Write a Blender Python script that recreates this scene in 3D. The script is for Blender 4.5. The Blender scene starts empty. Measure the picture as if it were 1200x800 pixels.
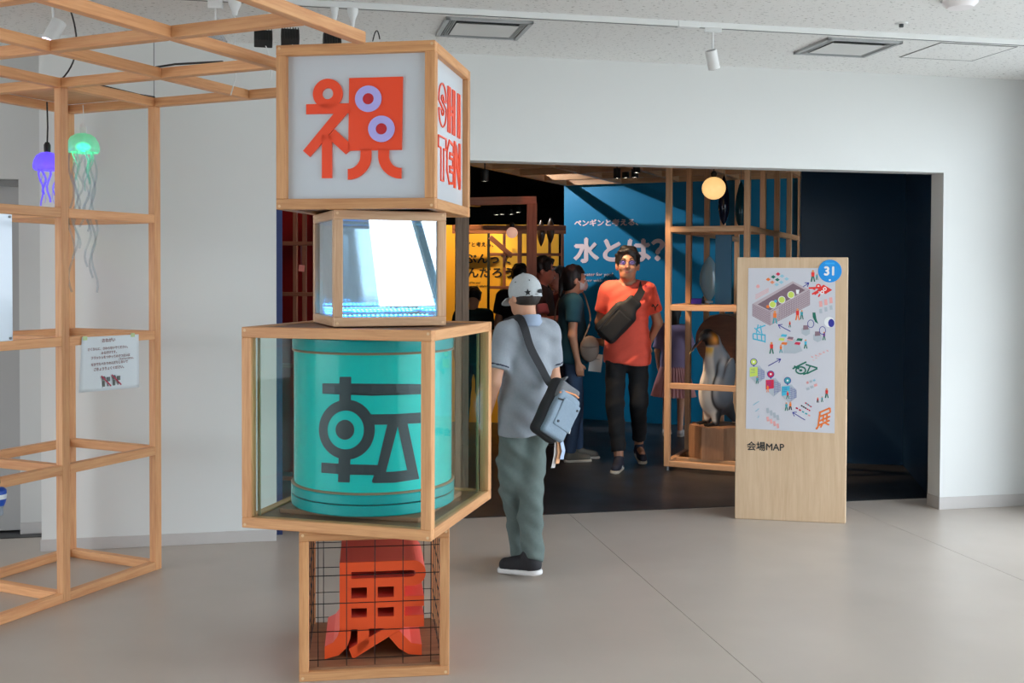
import bpy, bmesh, math, random
import numpy as np
from mathutils import Vector, Matrix
from mathutils.geometry import tessellate_polygon

random.seed(7)
rng = np.random.default_rng(7)
scene = bpy.context.scene
COL = scene.collection
PI = math.pi

# ------------------------------------------------------------------ camera
F_PX, PITCH, ROLL, CAM_H, CY = 1235.6, 0.0220, 0.0039, 1.6, 347.68
cam_data = bpy.data.cameras.new('camera')
cam = bpy.data.objects.new('camera', cam_data)
COL.objects.link(cam)
cam_data.sensor_fit = 'HORIZONTAL'
cam_data.sensor_width = 36.0
cam_data.lens = F_PX / 1200 * 36.0
cam_data.shift_y = -(400 - CY) / 1200
cam_data.clip_start = 0.05
cam.matrix_world = Matrix.Translation((0, 0, CAM_H)) @ Matrix.Rotation(PI / 2 - PITCH, 4, 'X') @ Matrix.Rotation(ROLL, 4, 'Z')
scene.camera = cam

# ------------------------------------------------------------------ view + sky
vs = scene.view_settings
vs.view_transform = 'Standard'
vs.look = 'None'
vs.gamma = 1.0
vs.use_curve_mapping = False
vs.exposure = 0.0

world = bpy.data.worlds.new('world')
scene.world = world
world.use_nodes = True
wb = world.node_tree.nodes['Background']
wb.inputs['Color'].default_value = (0.79, 0.90, 1.0, 1)
wb.inputs['Strength'].default_value = 7.4

# the wall with the wide opening, and the timber grid, each have their own axes
O_W, TH_W = Vector((-1.4023, 6.2655, 0)), 0.2059
MW = Matrix.Translation(O_W) @ Matrix.Rotation(TH_W, 4, 'Z')      # s along the wall, t into the gallery
TH_G = 0.425
S_G = Vector((-1.8876, 5.6683, 0))                                # corner of the lobby frame
MS = Matrix.Translation(S_G) @ Matrix.Rotation(-TH_G, 4, 'Z')     # x = u (towards the right), y = v (away)
F_G = Vector((1.2427, 8.5705, 0))                                 # corner of the gallery frame
MF = Matrix.Translation(F_G) @ Matrix.Rotation(-TH_G, 4, 'Z')
Z_CEIL, Z_SOF, W_OPEN = 2.9457, 2.2956, 4.4215
S_END = 5.09

# daylight enters through the glazed side; portals only guide the sampling of the sky
def portal(name, M, w, h):
    l = bpy.data.lights.new(name, 'AREA')
    l.shape = 'RECTANGLE'; l.size = w; l.size_y = h
    l.cycles.is_portal = True
    o = bpy.data.objects.new(name, l); COL.objects.link(o)
    o.matrix_world = M
# area lights shine along local -Z; the glazing faces -s
portal('daylight_portal', MW @ Matrix.Translation((S_END + 0.20, -5.6, 1.42)) @ Matrix.Rotation(PI / 2, 4, 'Y') @ Matrix.Rotation(PI / 2, 4, 'Z'), 10.9, 2.76)
# local -Z must point to +t for the rear glazing
portal('rear_daylight_portal', MW @ Matrix.Translation((4.7, -11.16, 1.4)) @ Matrix.Rotation(-PI / 2, 4, 'X') @ Matrix.Rotation(PI, 4, 'X'), 2.2, 2.8)

portal('added_window_portal', MW @ Matrix.Translation((-6.66, -4.0, 1.55)) @ Matrix.Rotation(-PI / 2, 4, 'Y') @ Matrix.Rotation(PI / 2, 4, 'Z'), 6.2, 2.5)  # portal of the unseen window added on the left

def spot(name, loc, target, energy, col, size=0.9, blend=0.6, radius=0.03):
    l = bpy.data.lights.new(name, 'SPOT')
    l.energy = energy; l.color = col; l.spot_size = size; l.spot_blend = blend; l.shadow_soft_size = radius
    o = bpy.data.objects.new(name, l); COL.objects.link(o)
    o.location = loc
    o.rotation_euler = (Vector(target) - Vector(loc)).to_track_quat('-Z', 'Y').to_euler()
    return o

def point(name, loc, energy, col, radius=0.05):
    l = bpy.data.lights.new(name, 'POINT')
    l.energy = energy; l.color = col; l.shadow_soft_size = radius
    o = bpy.data.objects.new(name, l); COL.objects.link(o); o.location = loc
    return o

# ------------------------------------------------------------------ geometry of sight (to read positions off known planes)
def ray(x, y):
    a = (x - 600) / F_PX; b = (CY - y) / F_PX
    c, s = math.cos(PITCH), math.sin(PITCH); cr, sr = math.cos(ROLL), math.sin(ROLL)
    r = a * cr - b * sr; u = a * sr + b * cr
    return Vector((r, c + u * s, -s + u * c))
def at_y(x, y, Y):
    d = ray(x, y); return Vector((0, 0, CAM_H)) + d * (Y / d.y)
def at_z(x, y, Z):
    d = ray(x, y); return Vector((0, 0, CAM_H)) + d * ((Z - CAM_H) / d.z)
def on_plane(x, y, p, n):
    d = ray(x, y); o = Vector((0, 0, CAM_H)); n = Vector(n)
    return o + d * (n.dot(Vector(p) - o) / n.dot(d))

# ------------------------------------------------------------------ materials
def lin(c):
    return tuple((v / 12.92 if v <= 0.04045 else ((v + 0.055) / 1.055) ** 2.4) for v in (x / 255 for x in c))
MATS = {}
def nodes_of(m):
    return m.node_tree.nodes, m.node_tree.links
def mat(name, col, rough=0.5, metal=0.0, spec=0.5, var=0.0, scale=8.0, bump=0.0, bscale=60.0, emit=None, estr=0.0, trans=0.0, sheen=0.0, coat=0.0, alpha=1.0, sss=0.0):
    """plain surface: colour in sRGB 0-255, a little noise in colour (var) and relief (bump)"""
    if name in MATS: return MATS[name]
    m = bpy.data.materials.new(name); m.use_nodes = True
    N, L = nodes_of(m); b = N['Principled BSDF']
    c = lin(col)
    b.inputs['Base Color'].default_value = (*c, 1)
    b.inputs['Roughness'].default_value = rough
    b.inputs['Metallic'].default_value = metal
    b.inputs['Specular IOR Level'].default_value = spec
    b.inputs['Transmission Weight'].default_value = trans
    b.inputs['Coat Weight'].default_value = coat
    b.inputs['Sheen Weight'].default_value = sheen
    b.inputs['Alpha'].default_value = alpha
    if sss: b.inputs['Subsurface Weight'].default_value = sss; b.inputs['Subsurface Radius'].default_value = (.02, .008, .004)
    if emit:
        b.inputs['Emission Color'].default_value = (*lin(emit), 1); b.inputs['Emission Strength'].default_value = estr
    if var or bump:
        tc = N.new('ShaderNodeTexCoord')
    if var:
        n = N.new('ShaderNodeTexNoise'); n.inputs['Scale'].default_value = scale; n.inputs['Detail'].default_value = 5
        L.new(tc.outputs['Object'], n.inputs['Vector'])
        r = N.new('ShaderNodeMapRange'); r.inputs[1].default_value = 0.3; r.inputs[2].default_value = 0.7
        r.inputs[3].default_value = 1 - var; r.inputs[4].default_value = 1 + var
        L.new(n.outputs['Fac'], r.inputs[0])
        mx = N.new('ShaderNodeVectorMath'); mx.operation = 'SCALE'; mx.inputs[0].default_value = c
        L.new(r.outputs[0], mx.inputs['Scale']); L.new(mx.outputs[0], b.inputs['Base Color'])
    if bump:
        n2 = N.new('ShaderNodeTexNoise'); n2.inputs['Scale'].default_value = bscale; n2.inputs['Detail'].default_value = 3
        L.new(tc.outputs['Object'], n2.inputs['Vector'])
        bp = N.new('ShaderNodeBump'); bp.inputs['Strength'].default_value = bump; bp.inputs['Distance'].default_value = 0.01
        L.new(n2.outputs['Fac'], bp.inputs['Height']); L.new(bp.outputs[0], b.inputs['Normal'])
    MATS[name] = m
    return m

def wood(name, light, dark, stretch=(1.2, 22, 22), rough=0.5, knots=0.25):
    """timber with grain along local X, each piece a shade of its own"""
    if name in MATS: return MATS[name]
    m = bpy.data.materials.new(name); m.use_nodes = True
    N, L = nodes_of(m); b = N['Principled BSDF']
    tc = N.new('ShaderNodeTexCoord'); oi = N.new('ShaderNodeObjectInfo')
    add = N.new('ShaderNodeVectorMath'); add.operation = 'MULTIPLY_ADD'
    add.inputs[1].default_value = (1, 1, 1)
    sc = N.new('ShaderNodeVectorMath'); sc.operation = 'SCALE'; sc.inputs[0].default_value = (7.3, 3.1, 5.7)
    L.new(oi.outputs['Random'], sc.inputs['Scale']); L.new(tc.outputs['Object'], add.inputs[0]); L.new(sc.outputs[0], add.inputs[2])
    mp = N.new('ShaderNodeMapping'); mp.inputs['Scale'].default_value = stretch
    L.new(add.outputs[0], mp.inputs['Vector'])
    n1 = N.new('ShaderNodeTexNoise'); n1.inputs['Scale'].default_value = 2.2; n1.inputs['Detail'].default_value = 6; n1.inputs['Distortion'].default_value = 0.6
    L.new(mp.outputs[0], n1.inputs['Vector'])
    n2 = N.new('ShaderNodeTexNoise'); n2.inputs['Scale'].default_value = 9.0; n2.inputs['Detail'].default_value = 3
    L.new(mp.outputs[0], n2.inputs['Vector'])
    ramp = N.new('ShaderNodeValToRGB')
    ramp.color_ramp.elements[0].position = 0.3; ramp.color_ramp.elements[0].color = (*lin(dark), 1)
    ramp.color_ramp.elements[1].position = 0.62; ramp.color_ramp.elements[1].color = (*lin(light), 1)
    mix = N.new('ShaderNodeMath'); mix.operation = 'MULTIPLY_ADD'; mix.inputs[1].default_value = 0.35; 
    L.new(n2.outputs['Fac'], mix.inputs[0])
    m3 = N.new('ShaderNodeMath'); m3.operation = 'MULTIPLY'; m3.inputs[1].default_value = 0.65
    L.new(n1.outputs['Fac'], m3.inputs[0]); L.new(m3.outputs[0], mix.inputs[2]); L.new(mix.outputs[0], ramp.inputs[0])
    hsv = N.new('ShaderNodeHueSaturation')
    r = N.new('ShaderNodeMapRange'); r.inputs[3].default_value = 0.88; r.inputs[4].default_value = 1.1
    L.new(oi.outputs['Random'], r.inputs[0]); L.new(r.outputs[0], hsv.inputs['Value'])
    L.new(ramp.outputs[0], hsv.inputs['Color']); L.new(hsv.outputs[0], b.inputs['Base Color'])
    b.inputs['Roughness'].default_value = rough
    bp = N.new('ShaderNodeBump'); bp.inputs['Strength'].default_value = 0.12; bp.inputs['Distance'].default_value = 0.004
    L.new(n2.outputs['Fac'], bp.inputs['Height']); L.new(bp.outputs[0], b.inputs['Normal'])
    MATS[name] = m
    return m

def pane_mat(name, tint, gloss, rough=0.02, opacity=0.0, ocol=(255, 255, 255)):
    """thin clear sheet: mostly see-through, partly mirror"""
    if name in MATS: return MATS[name]
    m = bpy.data.materials.new(name); m.use_nodes = True
    N, L = nodes_of(m); N.remove(N['Principled BSDF'])
    out = N['Material Output']
    t = N.new('ShaderNodeBsdfTransparent'); t.inputs[0].default_value = (*lin(tint), 1)
    g = N.new('ShaderNodeBsdfGlossy'); g.inputs['Roughness'].default_value = rough
    fr = N.new('ShaderNodeLayerWeight'); fr.inputs['Blend'].default_value = 0.5
    pw = N.new('ShaderNodeMath'); pw.operation = 'POWER'; pw.inputs[1].default_value = 5.0
    L.new(fr.outputs['Facing'], pw.inputs[0])
    ad = N.new('ShaderNodeMath'); ad.operation = 'MULTIPLY_ADD'; ad.inputs[1].default_value = 0.8; ad.inputs[2].default_value = gloss; ad.use_clamp = True
    L.new(pw.outputs[0], ad.inputs[0])
    mx = N.new('ShaderNodeMixShader')
    L.new(ad.outputs[0], mx.inputs[0]); L.new(t.outputs[0], mx.inputs[1]); L.new(g.outputs[0], mx.inputs[2])
    last = mx
    if opacity:
        d = N.new('ShaderNodeBsdfDiffuse'); d.inputs[0].default_value = (*lin(ocol), 1)
        m2 = N.new('ShaderNodeMixShader'); m2.inputs[0].default_value = opacity
        L.new(mx.outputs[0], m2.inputs[1]); L.new(d.outputs[0], m2.inputs[2]); last = m2
    L.new(last.outputs[0], out.inputs['Surface'])
    MATS[name] = m
    return m

# ------------------------------------------------------------------ mesh building
def link(o, parent=None):
    COL.objects.link(o)
    if parent is not None: o.parent = parent
    return o
def tag(o, label=None, cat=None, group=None, kind=None):
    if label: o['label'] = label
    if cat: o['category'] = cat
    if group: o['group'] = group
    if kind: o['kind'] = kind
    return o
def empty(name, M, label, cat, group=None):
    o = bpy.data.objects.new(name, None); COL.objects.link(o)
    o.empty_display_size = 0.1
    o.matrix_world = M
    return tag(o, label, cat, group)
def TM(x=0, y=0, z=0, rz=0, rx=0, ry=0):
    return Matrix.Translation((x, y, z)) @ Matrix.Rotation(rz, 4, 'Z') @ Matrix.Rotation(ry, 4, 'Y') @ Matrix.Rotation(rx, 4, 'X')

class MB:
    """collects faces, builds one mesh object"""
    def __init__(self): self.v = []; self.f = []; self.mi = []; self.M = Matrix.Identity(4); self.cur = 0
    def add(self, vs, fs, mi=None):
        o = len(self.v); M = self.M
        self.v += [tuple(M @ Vector(p)) for p in vs]
        self.f += [tuple(i + o for i in f) for f in fs]
        self.mi += [self.cur if mi is None else mi] * len(fs)
        return self
    def box(self, x0, x1, y0, y1, z0, z1):
        return self.add([(x0, y0, z0), (x1, y0, z0), (x1, y1, z0), (x0, y1, z0), (x0, y0, z1), (x1, y0, z1), (x1, y1, z1), (x0, y1, z1)],
                        [(3, 2, 1, 0), (4, 5, 6, 7), (0, 1, 5, 4), (1, 2, 6, 5), (2, 3, 7, 6), (3, 0, 4, 7)])
    def cbox(self, x0, x1, y0, y1, z0, z1, c=0.002):
        pts = []
        for X, Y, Z, sx, sy, sz in [(X, Y, Z, sx, sy, sz) for X, sx in ((x0, 1), (x1, -1)) for Y, sy in ((y0, 1), (y1, -1)) for Z, sz in ((z0, 1), (z1, -1))]:
            pts += [(X, Y + sy * c, Z + sz * c), (X + sx * c, Y, Z + sz * c), (X + sx * c, Y + sy * c, Z)]
        # 8 corners x 3 points, indices by corner bits (x,y,z)
        def I(a, b, d, k): return (a * 4 + b * 2 + d) * 3 + k
        F = []
        F += [(I(0,0,0,0), I(0,0,1,0), I(0,1,1,0), I(0,1,0,0)), (I(1,0,0,0), I(1,1,0,0), I(1,1,1,0), I(1,0,1,0))]
        F += [(I(0,0,0,1), I(1,0,0,1), I(1,0,1,1), I(0,0,1,1)), (I(0,1,0,1), I(0,1,1,1), I(1,1,1,1), I(1,1,0,1))]
        F += [(I(0,0,0,2), I(0,1,0,2), I(1,1,0,2), I(1,0,0,2)), (I(0,0,1,2), I(1,0,1,2), I(1,1,1,2), I(0,1,1,2))]
        for a in (0, 1):
            for b in (0, 1):
                F.append((I(a,b,0,0), I(a,b,1,0), I(a,b,1,1), I(a,b,0,1)))
                F.append((I(a,0,b,0), I(a,1,b,0), I(a,1,b,2), I(a,0,b,2)))
                F.append((I(0,a,b,1), I(1,a,b,1), I(1,a,b,2), I(0,a,b,2)))
                for d in (0, 1): F.append((I(a,b,d,0), I(a,b,d,1), I(a,b,d,2)))
        return self.add(pts, F)
    def cyl(self, p0, p1, r0, r1=None, n=16, caps=True):
        r1 = r0 if r1 is None else r1
        p0, p1 = Vector(p0), Vector(p1); d = (p1 - p0).normalized()
        a = d.orthogonal().normalized(); b = d.cross(a)
        vs = []
        for p, r in ((p0, r0), (p1, r1)):
            for i in range(n):
                t = 2 * PI * i / n; vs.append(p + (a * math.cos(t) + b * math.sin(t)) * r)
        fs = [(i, (i + 1) % n, n + (i + 1) % n, n + i) for i in range(n)]
        if caps: fs += [tuple(range(n - 1, -1, -1)), tuple(range(n, 2 * n))]
        return self.add(vs, fs)
    def lathe(self, prof, n=32, a0=0.0, a1=2 * PI):
        full = abs(a1 - a0 - 2 * PI) < 1e-6
        m = n if full else n + 1
        vs = [(r * math.cos(a0 + (a1 - a0) * i / n), r * math.sin(a0 + (a1 - a0) * i / n), z) for r, z in prof for i in range(m)]
        fs = []
        for k in range(len(prof) - 1):
            for i in range(n):
                j = (i + 1) % m
                fs.append((k * m + i, k * m + j, (k + 1) * m + j, (k + 1) * m + i))
        return self.add(vs, fs)
    def sphere(self, c, r, n=20, m=12, sc=(1, 1, 1)):
        vs = [(c[0], c[1], c[2] - r * sc[2])]
        for k in range(1, m):
            ph = -PI / 2 + PI * k / m
            for i in range(n):
                t = 2 * PI * i / n
                vs.append((c[0] + r * sc[0] * math.cos(ph) * math.cos(t), c[1] + r * sc[1] * math.cos(ph) * math.sin(t), c[2] + r * sc[2] * math.sin(ph)))
        vs.append((c[0], c[1], c[2] + r * sc[2]))
        fs = [(0, 1 + (i + 1) % n, 1 + i) for i in range(n)]
        for k in range(m - 2):
            o = 1 + k * n
            fs += [(o + i, o + (i + 1) % n, o + n + (i + 1) % n, o + n + i) for i in range(n)]
        o = 1 + (m - 2) * n; t = len(vs) - 1
        fs += [(o + i, o + (i + 1) % n, t) for i in range(n)]
        return self.add(vs, fs)
    def tube(self, pts, r, n=8, r_end=None):
        pts = [Vector(p) for p in pts]; k = len(pts); vs = []; fs = []
        ref = Vector((0.3, 0.5, 0.81))
        for i, p in enumerate(pts):
            d = (pts[min(i + 1, k - 1)] - pts[max(i - 1, 0)]).normalized()
            a = d.cross(ref)
            if a.length < 1e-4: a = d.orthogonal()
            a.normalize(); b = d.cross(a)
            rr = r if r_end is None else r + (r_end - r) * i / (k - 1)
            vs += [p + (a * math.cos(2 * PI * j / n) + b * math.sin(2 * PI * j / n)) * rr for j in range(n)]
        for i in range(k - 1):
            fs += [(i * n + j, i * n + (j + 1) % n, (i + 1) * n + (j + 1) % n, (i + 1) * n + j) for j in range(n)]
        fs += [tuple(range(n - 1, -1, -1)), tuple((k - 1) * n + j for j in range(n))]
        return self.add(vs, fs)
    def ribbon(self, pts, wdir, w, th):
        """flat band along pts, width w along wdir, thickness th"""
        pts = [Vector(p) for p in pts]; k = len(pts); vs = []; fs = []
        for i, p in enumerate(pts):
            d = (pts[min(i + 1, k - 1)] - pts[max(i - 1, 0)]).normalized()
            wd = Vector(wdir[i]) if isinstance(wdir, list) else Vector(wdir)
            wd = (wd - d * wd.dot(d)).normalized(); nn = d.cross(wd)
            vs += [p + wd * w / 2 + nn * th / 2, p - wd * w / 2 + nn * th / 2, p - wd * w / 2 - nn * th / 2, p + wd * w / 2 - nn * th / 2]
        for i in range(k - 1):
            fs += [(i * 4 + j, i * 4 + (j + 1) % 4, i * 4 + 4 + (j + 1) % 4, i * 4 + 4 + j) for j in range(4)]
        fs += [(3, 2, 1, 0), tuple((k - 1) * 4 + j for j in range(4))]
        return self.add(vs, fs)
    def prism(self, outer, z0, z1, holes=(), mi=None):
        """polygon in local xy (with holes) from z0 to z1"""
        def ccw(p): return sum(p[i][0] * p[(i + 1) % len(p)][1] - p[(i + 1) % len(p)][0] * p[i][1] for i in range(len(p))) > 0
        outer = list(outer) if ccw(outer) else list(outer)[::-1]
        hs = [list(h)[::-1] if ccw(h) else list(h) for h in holes]
        loops = [outer] + hs
        flat = [p for l in loops for p in l]; n = len(flat)
        tris = tessellate_polygon([[Vector((p[0], p[1], 0)) for p in l] for l in loops])
        vs = [(p[0], p[1], z1) for p in flat] + [(p[0], p[1], z0) for p in flat]
        fs = []
        for t in tris:
            a, b, c = t
            if (flat[b][0] - flat[a][0]) * (flat[c][1] - flat[a][1]) - (flat[c][0] - flat[a][0]) * (flat[b][1] - flat[a][1]) < 0: b, c = c, b
            fs.append((a, b, c)); fs.append((c + n, b + n, a + n))
        o = 0
        for l in loops:
            k = len(l)
            fs += [(o + i, o + i + n, o + (i + 1) % k + n, o + (i + 1) % k) for i in range(k)]
            o += k
        return self.add(vs, fs, mi)
    def build(self, name, mats, parent=None, smooth=False, M=None):
        me = bpy.data.meshes.new(name)
        me.from_pydata(self.v, [], self.f)
        for m in (mats if isinstance(mats, (list, tuple)) else [mats]): me.materials.append(m)
        if any(self.mi): me.polygons.foreach_set('material_index', self.mi)
        if smooth:
            me.polygons.foreach_set('use_smooth', [True] * len(self.f))
            try: me.set_sharp_from_angle(angle=math.radians(smooth if smooth is not True else 40))
            except Exception: pass
        me.update()
        o = link(bpy.data.objects.new(name, me), parent)
        if M is not None:
            if parent is None: o.matrix_world = M
            else: o.matrix_local = M
        return o

_beams = {}
def beam(name, p0, p1, w, h, m, parent=None, up=(0, 0, 1), c=0.0025):
    """timber from p0 to p1 (centre line, parent's axes), w across, h along up; grain along local X"""
    p0, p1 = Vector(p0), Vector(p1); L = (p1 - p0).length
    key = (round(L, 4), round(w, 4), round(h, 4), m.name, c)
    if key not in _beams:
        b = MB(); b.cbox(0, L, -w / 2, w / 2, -h / 2, h / 2, c)
        me = bpy.data.meshes.new(name); me.from_pydata(b.v, [], b.f); me.materials.append(m); me.update()
        _beams[key] = me
    o = link(bpy.data.objects.new(name, _beams[key]), parent)
    x = (p1 - p0).normalized(); z = Vector(up); z = (z - x * z.dot(x))
    if z.length < 1e-3: z = x.orthogonal()
    z.normalize(); y = z.cross(x)
    M = Matrix(((x.x, y.x, z.x, p0.x), (x.y, y.y, z.y, p0.y), (x.z, y.z, z.z, p0.z), (0, 0, 0, 1)))
    if parent is None: o.matrix_world = M
    else: o.matrix_local = M
    return o

def circle(cx, cy, rx, ry=None, n=40, a0=0, a1=2 * PI):
    ry = rx if ry is None else ry
    full = abs(a1 - a0 - 2 * PI) < 1e-6
    return [(cx + rx * math.cos(a0 + (a1 - a0) * i / (n if full else n - 1)), cy + ry * math.sin(a0 + (a1 - a0) * i / (n if full else n - 1))) for i in range(n)]

def text_mesh(name, s, size, m, parent, M, depth=0.002, bold=0.0, align='LEFT', spacing=1.0, shear=0.0):
    """flat lettering in local xy, raised depth along z"""
    c = bpy.data.curves.new(name, 'FONT')
    c.body = s; c.size = size; c.extrude = depth / 2; c.align_x = align; c.space_character = spacing; c.shear = shear
    c.resolution_u = 4
    tmp = bpy.data.objects.new(name, c); COL.objects.link(tmp)
    dg = bpy.context.evaluated_depsgraph_get(); dg.update()
    me = bpy.data.meshes.new_from_object(tmp.evaluated_get(dg))
    bpy.data.objects.remove(tmp); bpy.data.curves.remove(c)
    if bold:                                             # heavier strokes: the letters laid a little apart
        bm = bmesh.new(); bm.from_mesh(me); src = me.copy()
        for i_, (dx, dy) in enumerate(((bold, 0), (-bold, 0), (0, bold), (0, -bold))):
            t = src.copy(); t.transform(Matrix.Translation((dx, dy, -depth * 0.06 * (i_ + 1)))); bm.from_mesh(t); bpy.data.meshes.remove(t)
        bm.to_mesh(me); bm.free(); bpy.data.meshes.remove(src)
    me.materials.clear(); me.materials.append(m)
    o = link(bpy.data.objects.new(name, me), parent)
    if parent is None: o.matrix_world = M
    else: o.matrix_local = M
    return o
# ------------------------------------------------------------------ the setting
M_WALL = mat('white_wall_paint', (222, 222, 219), rough=0.6, var=0.015, scale=1.5, bump=0.02, bscale=180)
M_WALL2 = mat('grey_wall_paint', (206, 204, 200), rough=0.6, var=0.02, scale=1.5)
M_BASEB = mat('vinyl_baseboard', (196, 190, 186), rough=0.45, var=0.02)
M_NAVY = mat('navy_wall_vinyl', (30, 58, 84), rough=0.28, spec=0.5, var=0.05, scale=2.0, bump=0.03, bscale=3.0)
M_BLACK = mat('black_paint', (12, 12, 12), rough=0.7)
M_DARKWALL = mat('charcoal_wall_paint', (20, 19, 19), rough=0.7, var=0.05)

def floor_mat(name, col, rough, var, spec=0.5):
    m = mat(name, col, rough=rough, var=var, scale=1.6, spec=spec)
    N, L = nodes_of(m); b = N['Principled BSDF']
    tc = N.new('ShaderNodeTexCoord'); n = N.new('ShaderNodeTexNoise'); n.inputs['Scale'].default_value = 3.5; n.inputs['Detail'].default_value = 8
    r = N.new('ShaderNodeMapRange'); r.inputs[3].default_value = rough - 0.08; r.inputs[4].default_value = rough + 0.1
    L.new(tc.outputs['Object'], n.inputs['Vector']); L.new(n.outputs['Fac'], r.inputs[0]); L.new(r.outputs[0], b.inputs['Roughness'])
    return m
M_FLOOR = floor_mat('polished_screed', (188, 176, 165), 0.34, 0.05)
M_FLOORIN = floor_mat('dark_gallery_floor', (52, 52, 53), 0.36, 0.06)
M_JOINT = mat('floor_joint_fill', (132, 124, 116), rough=0.7)

def ceiling_mat():
    m = mat('rockwool_ceiling', (240, 239, 236), rough=0.85)
    N, L = nodes_of(m); b = N['Principled BSDF']
    tc = N.new('ShaderNodeTexCoord')
    mp = N.new('ShaderNodeMapping'); mp.inputs['Scale'].default_value = (1, 1.9, 1); mp.inputs['Rotation'].default_value = (0, 0, 0.5)
    L.new(tc.outputs['Object'], mp.inputs['Vector'])
    v = N.new('ShaderNodeTexNoise'); v.inputs['Scale'].default_value = 36; v.inputs['Detail'].default_value = 3; v.inputs['Roughness'].default_value = 0.6
    L.new(mp.outputs[0], v.inputs['Vector'])
    ramp = N.new('ShaderNodeValToRGB')
    ramp.color_ramp.elements[0].position = 0.33; ramp.color_ramp.elements[0].color = (*lin((176, 174, 170)), 1)
    ramp.color_ramp.elements[1].position = 0.40; ramp.color_ramp.elements[1].color = (*lin((240, 239, 236)), 1)
    L.new(v.outputs['Fac'], ramp.inputs[0]); L.new(ramp.outputs[0], b.inputs['Base Color'])
    bp = N.new('ShaderNodeBump'); bp.inputs['Strength'].default_value = 0.4; bp.inputs['Distance'].default_value = 0.004
    L.new(ramp.outputs[0], bp.inputs['Height']); L.new(bp.outputs[0], b.inputs['Normal'])
    return m
M_CEIL = ceiling_mat()

def struct(name, mb, m, M=MW):
    o = mb.build(name, m, None, M=M)
    o['kind'] = 'structure'
    return o

T_BACK = -11.0; T_ADDED_PIER = -0.55
# lobby floor: bed, and the screed fields between the joints
fl = struct('floor', MB().box(-6.5, S_END + 0.6, T_BACK, 0.36, -0.10, -0.004), M_JOINT)
edges = [-6.5, 1.90, 3.85, S_END + 0.6]
for i in range(len(edges) - 1):
    MB().box(edges[i] + 0.0014, edges[i + 1] - 0.0014, T_BACK, 0.357, -0.02, 0.0).build('floor_slab', M_FLOOR, fl)
struct('floor_gallery', MB().box(-6.0, 8.0, 0.36, 22.0, -0.10, 0.0), M_FLOORIN)
struct('trim_1', MB().box(-6.0, 5.0, 0.354, 0.366, -0.02, 0.003), mat('threshold_strip', (40, 38, 37), rough=0.5))

# wall with the wide opening
w = MB()
w.box(-1.31, 0, 0, 0.14, 0, Z_CEIL); w.box(0, W_OPEN, 0, 0.14, Z_SOF, Z_CEIL); w.box(W_OPEN, S_END, 0, 0.14, 0, Z_CEIL)
struct('wall_front', w, M_WALL)
b = MB(); b.cbox(-1.314, 0.0, -0.006, 0.0, 0, 0.07); struct('baseboard_left', b, M_BASEB)
b = MB(); b.cbox(W_OPEN - 0.004, S_END, -0.006, 0.0, 0, 0.085); b.cbox(W_OPEN - 0.006, W_OPEN, -0.006, 0.14, 0, 0.085); struct('baseboard_right', b, M_BASEB)
struct('trim_2', MB().box(0.0, 0.035, 0.142, 0.20, 0.0, Z_SOF + 0.3), mat('blue_edge_board', (38, 52, 96), rough=0.5))
# wall steps back on the left, with a door in the recess
w = MB(); w.box(-1.31, -1.17, 0.14, 0.46, 0, Z_CEIL); struct('wall_return', w, M_WALL2)
w = MB(); w.box(-1.53, -1.17, 0.46, 0.60, 0, Z_CEIL); w.box(-6.5, -2.55, 0.46, 0.60, 0, Z_CEIL); w.box(-2.55, -1.53, 0.46, 0.60, 2.16, Z_CEIL)
struct('wall_left', w, M_WALL2)
b = MB(); b.cbox(-1.53, -1.317, 0.452, 0.46, 0, 0.07); b.cbox(-1.318, -1.31, 0.0, 0.46, 0, 0.07); struct('baseboard_recess', b, M_BASEB)
d = struct('door_1', MB().box(-2.53, -1.535, 0.53, 0.57, 0.01, 2.15), mat('grey_door', (168, 165, 162), rough=0.5))
MB().box(-2.55, -1.53, 0.50, 0.53, 2.12, 2.16).build('door_frame', mat('door_frame_grey', (130, 128, 126), rough=0.4), d)
# far sides of the lobby, behind and beside the camera
w = MB(); w.box(-6.64, -6.5, T_BACK, -7.0, 0, Z_CEIL); w.box(-6.64, -6.5, -1.0, 0.6, 0, Z_CEIL); w.box(-6.64, -6.5, -7.0, -1.0, 0, 0.4); w.box(-6.64, -6.5, -7.0, -1.0, 2.7, Z_CEIL); struct('wall_side', w, M_WALL2)
w = MB(); [w.box(-6.6, -6.54, -7.0 + k - 0.025, -7.0 + k + 0.025, 0.4, 2.7) for k in (0.03, 1.5, 3.0, 4.5, 5.97)]; struct('window_added', w, mat('window_frame_metal', (190, 196, 200), rough=0.4, metal=0.3))  # unseen window, added to brighten the left part of the front wall
# rear wall ends in a raking edge; a raking post stands in the window beyond it
w = MB(); w.prism([(-6.64, 0), (4.26, 0), (3.87, Z_CEIL), (-6.64, Z_CEIL)], 0, 0.14)
struct('wall_back', w, mat('rear_wall_paint', (150, 156, 160), rough=0.6), MW @ Matrix.Translation((0, T_BACK, 0)) @ Matrix.Rotation(PI / 2, 4, 'X'))
w = MB(); w.box(4.0, S_END + 0.6, T_BACK - 0.10, T_BACK - 0.02, 0, 1.16); struct('wall_back_sill', w, MATS['rear_wall_paint'])
w = MB(); w.prism([(5.33, 0), (5.43, 0), (4.50, Z_CEIL), (4.40, Z_CEIL)], 0, 0.10)
struct('window_2', w, mat('dark_window_post', (84, 108, 116), rough=0.5), MW @ Matrix.Translation((0, T_BACK, 0)) @ Matrix.Rotation(PI / 2, 4, 'X'))
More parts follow.
